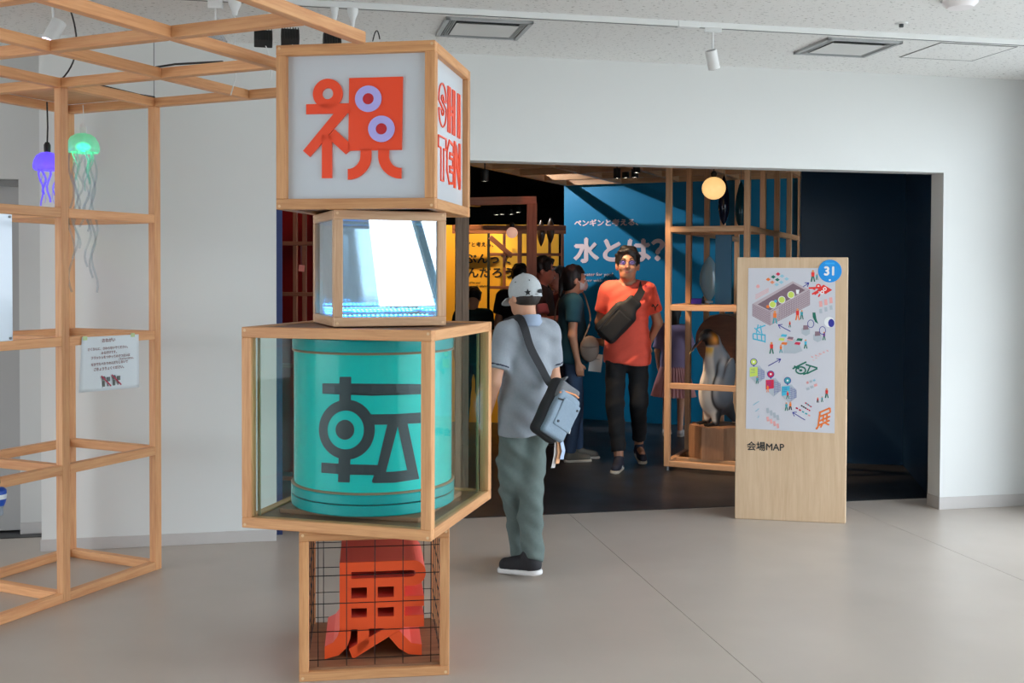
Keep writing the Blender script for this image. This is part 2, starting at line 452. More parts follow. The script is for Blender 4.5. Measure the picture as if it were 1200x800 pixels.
# glazed side: a solid pier added to keep light off the near wall, then posts, transoms, no sill
win = MB()
win.box(S_END, S_END + 0.16, T_ADDED_PIER, 0.14, 0, Z_CEIL)
for k in range(9):
    t = T_ADDED_PIER - 0.03 - k * 1.34
    win.box(S_END + 0.06, S_END + 0.14, t - 0.03, t + 0.03, 0, 2.80)
win.box(S_END + 0.04, S_END + 0.18, T_BACK, T_ADDED_PIER, 2.76, Z_CEIL)
win.box(S_END + 0.05, S_END + 0.15, T_BACK, T_ADDED_PIER, 0.0, 0.06)
win.box(S_END + 0.07, S_END + 0.13, T_BACK, T_ADDED_PIER, 2.05, 2.10)
struct('window_1', win, mat('window_frame_metal', (190, 196, 200), rough=0.4, metal=0.3))
struct('ground_outside', MB().box(-60, S_END + 60, -70, T_BACK - 0.2, -0.25, -0.12).box(-60, -6.7, T_BACK - 0.2, 40, -0.25, -0.12).box(S_END + 0.6, S_END + 60, T_BACK - 0.2, 40, -0.25, -0.12), mat('paved_ground_outside', (190, 190, 186), rough=0.8, var=0.05), MW)

# ceilings
cl = struct('ceiling', MB().box(-6.64, S_END + 0.6, T_BACK - 0.14, 0.0, Z_CEIL, Z_CEIL + 0.2).box(-6.64, -1.17, 0.0, 0.6, Z_CEIL, Z_CEIL + 0.2), M_CEIL)
struct('ceiling_gallery', MB().box(-6.0, 8.0, 0.0, 22.1, 3.35, 3.5), M_BLACK)
struct('wall_gallery_side', MB().box(-6.14, -6.0, 0.14, 22.1, 0, 3.4), M_DARKWALL)
struct('wall_gallery_back', MB().box(-6.0, 8.0, 22.0, 22.14, 0, 3.4), M_DARKWALL)
struct('wall_gallery_end', MB().box(8.0, 8.14, 0.14, 22.1, 0, 3.4), M_DARKWALL)
w = MB(); w.box(-1.16, 0.0, 0.141, 0.16, Z_SOF, 3.4); w.box(0.0, 8, 0.141, 0.16, Z_SOF + 0.03, 3.4); struct('wall_over_opening', w, M_BLACK)
struct('wall_gallery_left', MB().box(-6.0, -0.0, 0.60, 0.62, 0, 3.4), M_DARKWALL)

# navy partition on the right of the opening (two faces meeting in a corner)
def wall_strip(pts, z0, z1, th):
    m = MB()
    for (a, b) in zip(pts[:-1], pts[1:]):
        a, b = Vector((*a, 0)), Vector((*b, 0)); d = (b - a).normalized(); n = Vector((-d.y, d.x, 0)) * th
        q = [a, b, b + n, a + n]
        m.add([(p.x, p.y, z0) for p in q] + [(p.x, p.y, z1) for p in q], [(3, 2, 1, 0), (4, 5, 6, 7), (0, 1, 5, 4), (1, 2, 6, 5), (2, 3, 7, 6), (3, 0, 4, 7)])
    return m
struct('wall_navy', wall_strip([(2.46, 8.99), (3.30, 8.86), (3.02, 7.56)], 0, 3.36, 0.10), M_NAVY, Matrix.Identity(4))

# ceiling fittings of the lobby ---------------------------------------------------
M_GREYMETAL = mat('grey_enamel', (176, 178, 178), rough=0.4, metal=0.2)
M_DKSLOT = mat('vent_slot_dark', (70, 72, 74), rough=0.6)
M_WHITE = mat('white_plastic', (232, 232, 230), rough=0.4)
def vent(s0, label):
    e = empty('ceiling_vent', MW @ TM(s0, -0.70, Z_CEIL), label, 'air vent', 'square air vents in the lobby ceiling')
    hw, ht = 0.235, 0.21
    m = MB()
    for a0, a1, b0, b1 in ((-hw, hw, -ht, -ht + 0.022), (-hw, hw, ht - 0.022, ht), (-hw, -hw + 0.022, -ht, ht), (hw - 0.022, hw, -ht, ht)):
        m.box(a0, a1, b0, b1, -0.014, 0.0)
    m.build('vent_frame', M_GREYMETAL, e)
    MB().box(-hw + 0.02, hw - 0.02, -ht + 0.02, ht - 0.02, -0.004, 0.001).build('vent_throat', M_DKSLOT, e)
    m = MB()
    a, c = 0.150, 0.120
    m.add([(-a, -c, -0.006), (a, -c, -0.006), (a, c, -0.006), (-a, c, -0.006), (-a - .02, -c - .02, -0.016), (a + .02, -c - .02, -0.016), (a + .02, c + .02, -0.016), (-a - .02, c + .02, -0.016)],
          [(0, 1, 2, 3), (7, 6, 5, 4), (0, 4, 5, 1), (1, 5, 6, 2), (2, 6, 7, 3), (3, 7, 4, 0)])
    m.build('vent_plate', M_WALL, e)
    for i in range(3):
        MB().cbox(-hw + 0.03 + i * 0.012, -hw + 0.036 + i * 0.012, -ht + 0.03, ht - 0.03, -0.012, -0.003, 0.001).build('vent_louvre', M_GREYMETAL, e)
        MB().cbox(hw - 0.036 - i * 0.012, hw - 0.03 - i * 0.012, -ht + 0.03, ht - 0.03, -0.012, -0.003, 0.001).build('vent_louvre', M_GREYMETAL, e)
vent(1.12, 'square white ceiling air vent above the lettered top cube')
vent(3.30, 'square white ceiling air vent beside the flush ceiling hatch')
e = empty('ceiling_hatch', MW @ TM(4.015, -0.72, Z_CEIL), 'flush square access hatch in the speckled ceiling near the window side', 'hatch')
MB().box(-0.245, 0.245, -0.205, 0.205, -0.003, 0.0).build('hatch_panel', M_CEIL, e)
m = MB()
for a0, a1, b0, b1 in ((-.252, .252, -.212, -.206), (-.252, .252, .206, .212), (-.252, -.246, -.206, .206), (.246, .252, -.206, .206)): m.box(a0, a1, b0, b1, -0.004, 0)
m.build('hatch_rim', mat('hatch_rim_grey', (120, 120, 118), rough=0.5), e)
e = empty('sprinkler_head', MW @ TM(3.28, -1.30, Z_CEIL), 'small round sprinkler head in the lobby ceiling', 'sprinkler')
MB().lathe([(0.0, -0.006), (0.03, -0.006), (0.036, 0.0)], 20).build('sprinkler_plate', M_WHITE, e, True)
MB().lathe([(0.0, -0.022), (0.012, -0.022), (0.012, -0.005), (0.0, -0.005)], 12).build('sprinkler_nozzle', M_DKSLOT, e, True)
e = empty('round_ceiling_lamp', MW @ TM(3.285, -1.80, Z_CEIL), 'round white ceiling fitting cut off by the top of the picture', 'ceiling light')
MB().lathe([(0.0, -0.045), (0.06, -0.042), (0.082, -0.02), (0.085, 0.0)], 28).build('lamp_dome', mat('opal_dome', (244, 238, 238), rough=0.35), e, True)
MB().lathe([(0.085, -0.006), (0.093, -0.004), (0.093, 0.0)], 28).build('lamp_ring', M_WHITE, e, True)

# track along the ceiling
e = empty('lighting_track', MW @ TM(-1.5, -1.08, Z_CEIL), 'long white lighting track running along the lobby ceiling', 'lighting track')
MB().cbox(0, 6.55, -0.017, 0.017, -0.03, 0.0).build('track_rail', M_WHITE, e)
MB().box(0, 6.55, -0.006, 0.006, -0.0305, -0.0295).build('track_groove', M_DKSLOT, e)
MB().cbox(3.60, 3.72, -0.02, 0.02, -0.034, 0.0).build('track_joiner', M_WHITE, e)
# ------------------------------------------------------------------ the tower of four cubes
W_PINE = wood('pine_timber', (220, 164, 112), (192, 130, 82))
W_PINE2 = wood('pale_pine_timber', (216, 176, 138), (190, 142, 102))
W_PLY = wood('brown_plywood', (150, 110, 80), (118, 82, 58), stretch=(1.2, 8, 8))
FRONT = Matrix.Rotation(PI / 2, 4, 'X')                                     # drawing plane -> faces local -y
RIGHT = Matrix.Rotation(PI / 2, 4, 'Z') @ Matrix.Rotation(PI / 2, 4, 'X')   # drawing plane -> faces local +x

def cube_frame(e, w, t, m, h=None):
    h = w if h is None else h
    a = w / 2 - t / 2
    for x in (-a, a):
        for y in (-a, a): beam('post', (x, y, t), (x, y, h - t), t, t, m, e, up=(0, 1, 0))
    for z in (t / 2, h - t / 2):
        for y in (-a, a): beam('rail', (-w / 2, y, z), (w / 2, y, z), t, t, m, e)
        for x in (-a, a): beam('rail', (x, -w / 2 + t, z), (x, w / 2 - t, z), t, t, m, e)
    mp = MB()
    for x in (-w / 2 + 0.014, w / 2 - 0.014):
        for z in (0.013, h - 0.013):
            mp.cyl((x, -w / 2 + 0.004, z), (x, -w / 2 - 0.0006, z), 0.006, n=10)
    mp.build('dowel', mat('dowel_pale', (226, 190, 146), rough=0.5), e)['kind'] = 'stuff'

def panel(e, name, w, t, z0, z1, inset, m, sides='frlb', th=0.004):
    a = w / 2 - t + 0.004; p = w / 2 - inset
    for s in sides:
        mb = MB()
        if s == 'f': mb.box(-a, a, -p, -p + th, z0, z1)
        if s == 'b': mb.box(-a, a, p - th, p, z0, z1)
        if s == 'r': mb.box(p - th, p, -a, a, z0, z1)
        if s == 'l': mb.box(-p, -p + th, -a, a, z0, z1)
        mb.build(name, m, e)

Z4, Z3, Z2 = 0.588, 0.588 + 0.797, 0.588 + 0.797 + 0.467
# --- top cube: white panels with raised lettering
w1 = 0.652
e1 = empty('lettered_cube', TM(-0.567, 4.4815, Z2, -0.1703), 'timber-framed cube with white panels and a big red character, top of the tower', 'display cube', 'cubes of the tower')
cube_frame(e1, w1, 0.042, W_PINE)
M_ACR = mat('white_acrylic', (208, 214, 220), rough=0.22, spec=0.5)
panel(e1, 'white_panel', w1, 0.042, 0.038, w1 - 0.038, 0.026, M_ACR)
MB().box(-w1 / 2 + .02, w1 / 2 - .02, -w1 / 2 + .02, w1 / 2 - .02, 0.012, 0.024).build('base_board', W_PLY, e1)
MB().box(-w1 / 2 + .02, w1 / 2 - .02, -w1 / 2 + .02, w1 / 2 - .02, w1 - 0.024, w1 - 0.012).build('top_board', W_PLY, e1)
M_RED = mat('vermilion_acrylic', (252, 80, 42), rough=0.35)
M_LILAC = mat('lilac_acrylic', (186, 180, 244), rough=0.35)
M_PUPIL = mat('crimson_acrylic', (206, 40, 48), rough=0.4)
def g1(pts): return [((x - 49) / 680 * w1 - w1 / 2, (747 - y) / 707 * w1) for x, y in pts]
gl = MB(); D = 0.008
gl.prism(g1(circle(267, 250, 64, n=48)), 0, D, [g1(circle(267, 250, 24, n=32))])
gl.prism(g1([(174, 293), (362, 293), (362, 336), (174, 336)]), 0, D)
gl.prism(g1([(295, 334), (352, 334), (190, 520), (160, 493)]), 0, D)
gl.prism(g1([(242, 428), (285, 428), (285, 612), (242, 612)]), 0, D)
gl.prism(g1([(297, 403), (360, 462), (360, 497), (345, 511), (266, 438)]), 0, D)
gl.prism(g1([(360, 186), (588, 186), (584, 496), (356, 496)]), 0, D)
def arc(cx, cy, r, a0, a1, n=16): return [(cx + r * math.cos(math.radians(a0 + (a1 - a0) * i / n)), cy + r * math.sin(math.radians(a0 + (a1 - a0) * i / n))) for i in range(n + 1)]
gl.prism(g1([(454, 490)] + arc(354, 520, 100, 0, 90) + arc(354, 520, 54, 90, 0) + [(409, 490)]), 0, D)
gl.prism(g1([(484, 490)] + arc(582, 520, 98, 180, 90) + arc(582, 520, 53, 90, 180) + [(530, 490)]), 0, D)
gl.build('red_character', M_RED, e1, M=Matrix.Translation((0, -w1 / 2 + 0.026, 0)) @ FRONT)['label'] = 'vermilion raised character with two eyes'
for cx, cy in ((443, 277), (499, 406)):
    ey = MB().prism(g1(circle(cx, cy, 56, n=40)), D, D + 0.006, [g1(circle(cx, cy, 24, n=28))])
    ey = ey.build('eye_ring', M_LILAC, e1, M=Matrix.Translation((0, -w1 / 2 + 0.026, 0)) @ FRONT); ey['label'] = 'lilac ring of the character eye'
    MB().prism(g1(circle(cx, cy, 24, n=28)), D, D + 0.003).build('pupil', M_PUPIL, ey)

def stroke_letters(words, parent, M, m, lw, depth):
    """letters drawn as double lines: strokes is a list of polylines in a unit cell, drawn as bars with a slot inside"""
    mb = MB()
    for pts, wd in words:
        for (x0, y0), (x1, y1) in zip(pts[:-1], pts[1:]):
            dx, dy = x1 - x0, y1 - y0; L = math.hypot(dx, dy); nx, ny = -dy / L * wd / 2, dx / L * wd / 2
            ex, ey_ = dx / L * wd / 2 * 0.8, dy / L * wd / 2 * 0.8
            mb.prism([(x0 - ex + nx, y0 - ey_ + ny), (x0 - ex - nx, y0 - ey_ - ny), (x1 + ex - nx, y1 + ey_ - ny), (x1 + ex + nx, y1 + ey_ + ny)], 0, depth)
    return mb.build('side_letters', m, parent, M=M)
def outline(poly, lw=0.0062): return [(list(poly) + [poly[0]], lw)]
# unit: metres on the side panel; origin at panel front-bottom, x to the back
S_ = []
x0, x1, zb, zt = 0.062, 0.205, 0.300, 0.486
def rr(xa, xb, za, zb_, r, n=6):
    P = []
    for cx, cz, a in ((xb - r, zb_ - r, 0), (xa + r, zb_ - r, 90), (xa + r, za + r, 180), (xb - r, za + r, 270)):
        P += [(cx + r * math.cos(math.radians(a + 90 * i / n)), cz + r * math.sin(math.radians(a + 90 * i / n))) for i in range(n + 1)]
    return P
H0, H1 = 0.305, 0.480                                   # upper word
sx0, sx1 = 0.070, 0.205
mid = (H0 + H1) / 2
cx = (sx0 + sx1) / 2; r = (sx1 - sx0) / 2
Souter = [(cx + r * math.cos(math.radians(a)), H1 - r + r * math.sin(math.radians(a))) for a in range(0, 181, 15)] + \
         [(sx0, mid + 0.012), (sx1 - 0.05, mid - 0.018), (sx1 - 0.05, H0 + r)] + [(cx + 0.02 * math.cos(math.radians(a)), H0 + r + 0.02 * math.sin(math.radians(a))) for a in range(0, -181, -30)] + [(sx0, H0 + r)] + \
         [(cx + r * math.cos(math.radians(a)), H0 + r + r * math.sin(math.radians(a))) for a in range(180, 361, 15)] + \
         [(sx1, mid - 0.008), (sx0 + 0.05, mid + 0.022), (sx0 + 0.05, H1 - r)] + [(cx + 0.02 * math.cos(math.radians(a)), H1 - r + 0.02 * math.sin(math.radians(a))) for a in range(180, -1, -30)]
S_ += outline(Souter)
for xa, xb in ((0.235, 0.290), (0.325, 0.380), (0.430, 0.485)):
    S_ += [([((xa + xb) / 2 - 0.016, H0), ((xa + xb) / 2 - 0.016, H1)], 0.021), ([((xa + xb) / 2 + 0.016, H0), ((xa + xb) / 2 + 0.016, H1)], 0.021)]
S_ += [([(0.29, mid + 0.012), (0.325, mid + 0.012)], 0.012), ([(0.29, mid - 0.014), (0.325, mid - 0.014)], 0.012)]
T0, T1 = 0.085, 0.262                                   # lower word
S_ += outline([(0.065, T1), (0.205, T1), (0.205, T1 - 0.045), (0.160, T1 - 0.045), (0.160, T0), (0.110, T0), (0.110, T1 - 0.045), (0.065, T1 - 0.045)])
Ec = 0.285; Er = 0.062
Eo = [(Ec + Er, T1 - 0.01), (Ec + Er, T1 - 0.05), (Ec - 0.005, T1 - 0.05), (Ec - 0.01, (T0 + T1) / 2 + 0.018), (Ec + 0.05, (T0 + T1) / 2 + 0.018), (Ec + 0.05, (T0 + T1) / 2 - 0.018), (Ec - 0.01, (T0 + T1) / 2 - 0.018), (Ec - 0.005, T0 + 0.05), (Ec + Er, T0 + 0.05), (Ec + Er, T0 + 0.005), (Ec - 0.02, T0), (Ec - Er, T0 + 0.05), (Ec - Er, T1 - 0.05), (Ec - 0.02, T1)]
S_ += outline(Eo, 0.011)
S_ += [([(0.375, T0), (0.375, T1)], 0.030), ([(0.475, T0), (0.475, T1)], 0.030), ([(0.380, T1 - 0.01), (0.470, T0 + 0.01)], 0.030), ([(0.405, T1 - 0.006), (0.495, T0 + 0.03)], 0.006)]
S_ = [([(x * 0.95 + 0.048, z) for x, z in pts], wd) for pts, wd in S_]
stroke_letters(S_, e1, Matrix.Translation((w1 / 2 - 0.026, -w1 / 2 + 0.042, 0.042)) @ RIGHT, M_RED, 0.006, 0.005)

# --- second cube: half-mirror panes with strips of LEDs
w2 = 0.467
e2 = empty('mirror_cube', TM(-0.5735, 4.497, Z3, 0.3614), 'small timber cube with half-mirror panes and blue LED strips, second from the top', 'display cube', 'cubes of the tower')
cube_frame(e2, w2, 0.037, W_PINE2)
panel(e2, 'mirror_pane', w2, 0.037, 0.033, w2 - 0.033, 0.012, pane_mat('half_mirror_sheet', (235, 245, 250), 0.30, 0.015), 'fl')
panel(e2, 'back_mirror', w2, 0.037, 0.033, w2 - 0.033, 0.012, mat('silver_mirror', (214, 224, 230), rough=0.04, metal=1.0), 'br')
MB().box(-w2 / 2 + .02, w2 / 2 - .02, -w2 / 2 + .02, w2 / 2 - .02, 0.010, 0.030).build('led_tray', mat('tray_glow_blue', (36, 120, 190), rough=0.3), e2)  # blue LED light put into the tray colour
MB().box(-w2 / 2 + .02, w2 / 2 - .02, -w2 / 2 + .02, w2 / 2 - .02, w2 - 0.024, w2 - 0.010).build('top_board', mat('blue_lined_lid', (60, 130, 180), rough=0.5), e2)
M_LED = mat('led_cyan', (190, 245, 255), emit=(70, 200, 255), estr=45.0)
M_STRIP = mat('glowing_strip_base', (40, 170, 235), rough=0.4, emit=(0, 120, 255), estr=7.0)  # base made to glow blue, standing in for a light inside the cube
a = w2 / 2 - 0.045
for (p0, p1) in (((-a, -a, 0.040), (a, -a, 0.040)), ((-a, -a, 0.062), (a, -a + 0.10, 0.062)), ((-a, -a, 0.040), (-a, a, 0.040)), ((-a, -a + .05, 0.062), (-a, a, 0.062)), ((-a, a, 0.046), (a, a, 0.046)), ((-a + .08, 0, 0.05), (a, 0.06, 0.05))):
    st = beam('led_strip', p0, p1, 0.012, 0.003, M_STRIP, e2, c=0.0005)
    L = (Vector(p1) - Vector(p0)).length; n = int(L / 0.019); mb = MB()
    for i in range(n): mb.box(0.008 + i * 0.019, 0.015 + i * 0.019, -0.0035, 0.0035, 0.0015, 0.005)
    mb.build('led', M_LED, st)

# --- third cube: glazed, holds the drum
w3 = 0.797
MB3 = TM(-0.5802, 4.4449, Z4, -0.2682)
e3 = empty('glazed_cube', MB3, 'large glazed timber cube around the turquoise drum, third from the top', 'display cube', 'cubes of the tower')
cube_frame(e3, w3, 0.042, W_PINE)
panel(e3, 'glass_pane', w3, 0.042, 0.038, w3 - 0.038, 0.014, pane_mat('clear_green_glass', (248, 252, 250), 0.012, 0.0))
MB().box(-w3 / 2 + .02, w3 / 2 - .02, -w3 / 2 + .02, w3 / 2 - .02, 0.016, 0.036).build('base_board', W_PLY, e3)
MB().box(-w3 / 2 + .02, w3 / 2 - .02, -w3 / 2 + .02, w3 / 2 - .02, w3 - 0.024, w3 - 0.006).build('top_board', W_PLY, e3)
for x, y in ((-1, -1), (1, -1), (-1, 1), (1, 1)):
    beam('glazing_bead', (x * (w3 / 2 - 0.050), y * (w3 / 2 - 0.050), 0.04), (x * (w3 / 2 - 0.050), y * (w3 / 2 - 0.050), w3 - 0.04), 0.010, 0.010, mat('olive_bead', (150, 132, 90), rough=0.5), e3, up=(0, 1, 0), c=0.001)
# reflection of letters, laid on the left pane as a pale film
text_mesh('reflected_letters', 'SHI', 0.12, pane_mat('reflection_film', (235, 245, 240), 0.0, 0.5, 0.35, (225, 235, 232)), e3, Matrix.Translation((-w3 / 2 + 0.0135, 0.12, 0.33)) @ Matrix.Rotation(-PI / 2, 4, 'Z') @ FRONT @ Matrix.Rotation(-PI / 2, 4, 'Z') , depth=0.0006)

ZD = Z4 + 0.036 + 0.02
M_TEAL = mat('turquoise_enamel', (0, 196, 192), rough=0.2, spec=0.4)
M_TEAL2 = mat('teal_and_shade_enamel', (0, 164, 168), rough=0.2, spec=0.4)  # darker teal for foot and ring; on the lid it paints in shade
M_BAND = mat('drum_band_brown', (150, 118, 92), rough=0.4)
dC = Vector((-0.584, 4.452, ZD))
drum = empty('drum', TM(dC.x, dC.y, dC.z, 0.0), 'turquoise enamel drum with a dark painted character, inside the glazed cube', 'drum')
R = 0.330
MB().lathe([(0, 0.0), (R + .008, 0.0), (R + .012, 0.004), (R + .012, 0.040), (R + .009, 0.043)], 96).build('drum_foot', M_TEAL2, drum, 35)
MB().lathe([(R + .009, 0.043), (R + .006, 0.045), (R + .009, 0.047)], 96).build('drum_groove', mat('groove_black', (16, 40, 44), rough=0.5), drum, True)
MB().lathe([(R + .009, 0.047), (R + .012, 0.050), (R + .012, 0.082), (R + .008, 0.085)], 96).build('drum_base_ring', M_TEAL2, drum, 35)
MB().lathe([(R + .008, 0.085), (R + .012, 0.087), (R + .008, 0.092), (R, 0.093)], 96).build('drum_band', M_BAND, drum, 35)
MB().lathe([(R, 0.093), (R, 0.634)], 96).build('drum_body', M_TEAL, drum, True)
MB().lathe([(R, 0.634), (R + .008, 0.635), (R + .010, 0.640), (R + .006, 0.644)], 96).build('drum_band', M_BAND, drum, 35)
MB().lathe([(R + .006, 0.644), (R + .008, 0.648), (R + .008, 0.690), (R, 0.698), (0, 0.698)], 96).build('drum_lid', M_TEAL2, drum, 35)
shim = MB(); shim.cbox(-0.30, 0.30, -0.27, 0.27, 0.036, 0.0545); shim.build('drum_shim', W_PLY, e3)
# the painted character: drawn on the drum's own surface (angle, height)
def on_drum(zx, zy):
    x, y = 350 + zx / 4.447, 400 + zy / 4.447
    d = ray(x, y); o = Vector((-dC.x, -dC.y, CAM_H)); rr_ = R + 0.0015
    A = d.x ** 2 + d.y ** 2; B = 2 * (o.x * d.x + o.y * d.y); Cc = o.x ** 2 + o.y ** 2 - rr_ ** 2
    t = (-B - math.sqrt(max(B * B - 4 * A * Cc, 0))) / (2 * A)
    p = o + d * t
    return (p.x, p.y, p.z - dC.z)
def painted(polys):
    bm = bmesh.new()
    for outer, holes in polys:
        def dens(p, n=10):
            out = []
            for i in range(len(p)):
                a_, b_ = p[i], p[(i + 1) % len(p)]; L = math.hypot(a_[0] - b_[0], a_[1] - b_[1]); k = max(1, int(L / 14))
                out += [(a_[0] + (b_[0] - a_[0]) * j / k, a_[1] + (b_[1] - a_[1]) * j / k) for j in range(k)]
            return out
        loops = [dens(outer)] + [dens(h) for h in holes]
        flat = [p for l in loops for p in l]
        vsb = [bm.verts.new((p[0], p[1], 0)) for p in flat]
        for t in tessellate_polygon([[Vector((p[0], p[1], 0)) for p in l] for l in loops]):
            try: bm.faces.new([vsb[i] for i in t])
            except ValueError: pass
    for _ in range(3):
        long = [ed for ed in bm.edges if ed.calc_length() > 24]
        if long: bmesh.ops.subdivide_edges(bm, edges=long, cuts=1)
    bmesh.ops.triangulate(bm, faces=bm.faces)
    for v in bm.verts: v.co = on_drum(v.co.x, v.co.y)
    bmesh.ops.recalc_face_normals(bm, faces=bm.faces)
    me = bpy.data.meshes.new('painted_character'); bm.to_mesh(me); bm.free()
    return me
P = [([(213, 184), (274, 184), (272, 312), (211, 312)], []),
     ([(123, 218), (637, 222), (637, 275), (380, 283), (123, 272)], []),
     (circle(251, 459, 146, 156, 60), [circle(245, 461, 95, 101, 48)]),
     (circle(241, 460, 49, 52, 36), []),
     ([(368, 380), (500, 378), (636, 370), (636, 425), (500, 433), (390, 434)], []),
     ([(118, 630), (260, 640), (420, 643), (408, 697), (250, 694), (118, 684)], []),
     ([(208, 600), (270, 600), (266, 735), (205, 733)], []),
     ([(462, 430), (520, 430), (455, 680), (400, 692)], []),
     ([(398, 680), (500, 678), (612, 664), (628, 716), (500, 736), (388, 738), (381, 728)], []),
     ([(514, 432), (568, 428), (628, 712), (570, 690)], [])]
me = painted(P); me.materials.append(mat('charcoal_print', (46, 58, 66), rough=0.4))
o = link(bpy.data.objects.new('painted_character', me), drum); o['label'] = 'charcoal character painted on the drum'

# --- bottom cube: wire mesh around a carved red character
w4 = 0.588
e4 = empty('wire_cube', TM(-0.5757, 4.4203, 0, 0.1365), 'timber cube closed with black wire mesh, bottom of the tower', 'display cube', 'cubes of the tower')
cube_frame(e4, w4, 0.037, W_PINE)
MB().box(-w4 / 2 + .02, w4 / 2 - .02, -w4 / 2 + .02, w4 / 2 - .02, 0.028, 0.046).build('base_board', W_PLY, e4)
M_WIRE = mat('black_wire', (26, 24, 26), rough=0.4, metal=0.5)
wa = MB(); wa.cyl((0, 0, 0), (0, 0, w4 - 0.07), 0.0018, n=6)
wm = bpy.data.meshes.new('wire'); wm.from_pydata(wa.v, [], wa.f); wm.materials.append(M_WIRE)
a = w4 / 2 - 0.03
for side in range(4):
    Rm = Matrix.Rotation(side * PI / 2, 4, 'Z')
    for i in range(5):
        x = -0.222 + i * 0.111
        o = link(bpy.data.objects.new('wire', wm), e4); o.matrix_local = Rm @ Matrix.Translation((x, -a, 0.035))
        o = link(bpy.data.objects.new('wire', wm), e4); o.matrix_local = Rm @ Matrix.Translation((-w4 / 2 + 0.035, -a + 0.003, 0.072 + i * 0.111)) @ Matrix.Rotation(PI / 2, 4, 'Y')
M_ORANGE = mat('orange_red_paint', (238, 84, 30), rough=0.5)
M_CORAL = mat('coral_paint', (232, 96, 84), rough=0.45)
blk = empty('carved_character', TM(-0.5757, 4.4203, 0.0465, 0.1365), 'deep orange-red carved character block behind the wire mesh', 'letter block')
sc4 = 0.405 / 466
def g4(pts): return [((x - 432) * sc4, (700 - y) * sc4) for x, y in pts]
parts4 = [
    ([(265, 252), (600, 252)] + arc(604, 311, 59, -90, 90, 14) + [(600, 370), (318, 370), (318, 372), (265, 372)], [[(318, 297), (598, 297)] + arc(600, 312, 15, -90, 90, 8) + [(598, 328), (318, 328)]]),
    ([(265, 370), (318, 370), (318, 566), (265, 566)], []),
    ([(316, 420), (655, 420), (655, 467), (316, 467)], []),
    ([(316, 510), (655, 510), (655, 564), (316, 564)], []),
    ([(390, 369), (440, 369), (440, 421), (390, 421)], []), ([(515, 369), (565, 369), (565, 421), (515, 421)], []),
    ([(390, 466), (440, 466), (440, 511), (390, 511)], []), ([(515, 466), (565, 466), (565, 511), (515, 511)], []),
    ([(265, 562), (318, 562), (314, 606), (298, 648), (262, 682), (197, 698), (197, 640), (236, 622), (257, 592)], []),
    ([(347, 562), (400, 562), (400, 650), (347, 680)], []),
    ([(308, 655), (480, 562), (566, 562), (325, 704)], []),
    ([(492, 606), (540, 580), (596, 640), (645, 650), (645, 698), (584, 692), (538, 662)], [])]
for nm, m_, y0, y1 in (('character_face', M_ORANGE, 0.0, 0.006), ('character_body', M_CORAL, -0.36, 0.0)):
    mb = MB()
    for outer, holes in parts4: mb.prism(g4(outer), y0, y1, [g4(h) for h in holes])
    mb.build(nm, m_, blk, M=Matrix.Translation((0.005, -0.185, 0)) @ FRONT)
# ------------------------------------------------------------------ timber grid frame in the lobby
A = 0.6206; T = 0.045
W_FRAME = wood('frame_timber', (238, 178, 124), (214, 144, 94))
ZT = 4 * A + 0.0                        # underside of the canopy
lf = empty('timber_lattice', MS, 'open timber grid frame with overhanging canopy beside the tower', 'frame')
hT = T / 2
for i, j in ((0, 0), (0, -1), (0, -2), (-1, 0), (-1, -1), (-1, -2)):
    beam('post', (i * A - hT, j * A - hT, 0), (i * A - hT, j * A - hT, ZT), T, T, W_FRAME, lf, up=(0, 1, 0))
for k in range(4):
    z = k * A + hT
    for i in (0, -1):
        for j in (0, -1): beam('rail', (i * A - hT, j * A - T, z), (i * A - hT, (j - 1) * A, z), T * 0.98, T, W_FRAME, lf)
    for j in (0, -1, -2):
        beam('rail', (-T, j * A - hT, z), (-A, j * A - hT, z), T * 0.98, T, W_FRAME, lf)
zc = ZT + hT
for i in (-1, 0, 1, 2, 3):               # canopy beams running away from the camera
    beam('canopy_beam', (i * A - hT, -3.4 * A, zc), (i * A - hT, 0 if i < 3 else -1.46 * A, zc), T, T, W_FRAME, lf)
for j in (0, -1, -2, -3):
    for i in (-1, 0, 1, 2)[:3 if j > -2 else 4]:
        beam('canopy_beam', (i * A, j * A - hT, zc), ((i + 1) * A - T, j * A - hT, zc), T, T, W_FRAME, lf)
b_ = MB(); b_.cbox(-A, -T, -A, -T, ZT + T + 0.001, ZT + T + 0.013)
b_.build('canopy_board', W_FRAME, lf)
M_CABLE = mat('black_cable', (34, 32, 34), rough=0.5)
M_WIREG = mat('steel_wire', (120, 120, 122), rough=0.4, metal=0.6)
# loose black cables over the canopy and hanging wires
def world_tube(name, pts, r, m, label, cat, group=None):
    o = MB().tube(pts, r, 6).build(name, m, None, True)
    return tag(o, label, cat, group)
def bez(p0, p1, p2, n=14):
    p0, p1, p2 = Vector(p0), Vector(p1), Vector(p2)
    return [p0 * (1 - t) ** 2 + p1 * 2 * t * (1 - t) + p2 * t * t for t in [i / n for i in range(n + 1)]]
Yc = 5.05
c = bez(at_y(78, 0, Yc), at_y(104, 62, Yc), at_y(72, 93, Yc + 0.05))
c = [at_y(80, -30, Yc)] + c
world_tube('hanging_cable', c, 0.004, M_CABLE, 'black cable hanging down onto the grid frame beside the white spotlight', 'cable')
p_ = MS @ Vector((-hT, -hT, ZT + T)); top = Vector((p_.x, p_.y, Z_CEIL))
world_tube('suspension_wire', [p_, top], 0.0022, M_WIREG, 'thin steel wire suspending the canopy corner from the ceiling', 'wire')
cc = [MS @ Vector((x, y, ZT + T + z)) for x, y, z in ((-0.5, -0.5, 0.006), (-0.35, -0.36, 0.012), (-0.2, -0.2, 0.05), (-0.05, -0.1, 0.01), (-0.02, -0.02, 0.008))]
world_tube('coiled_cable', cc, 0.005, M_CABLE, 'black cable lying across the canopy above the paper notice', 'cable')
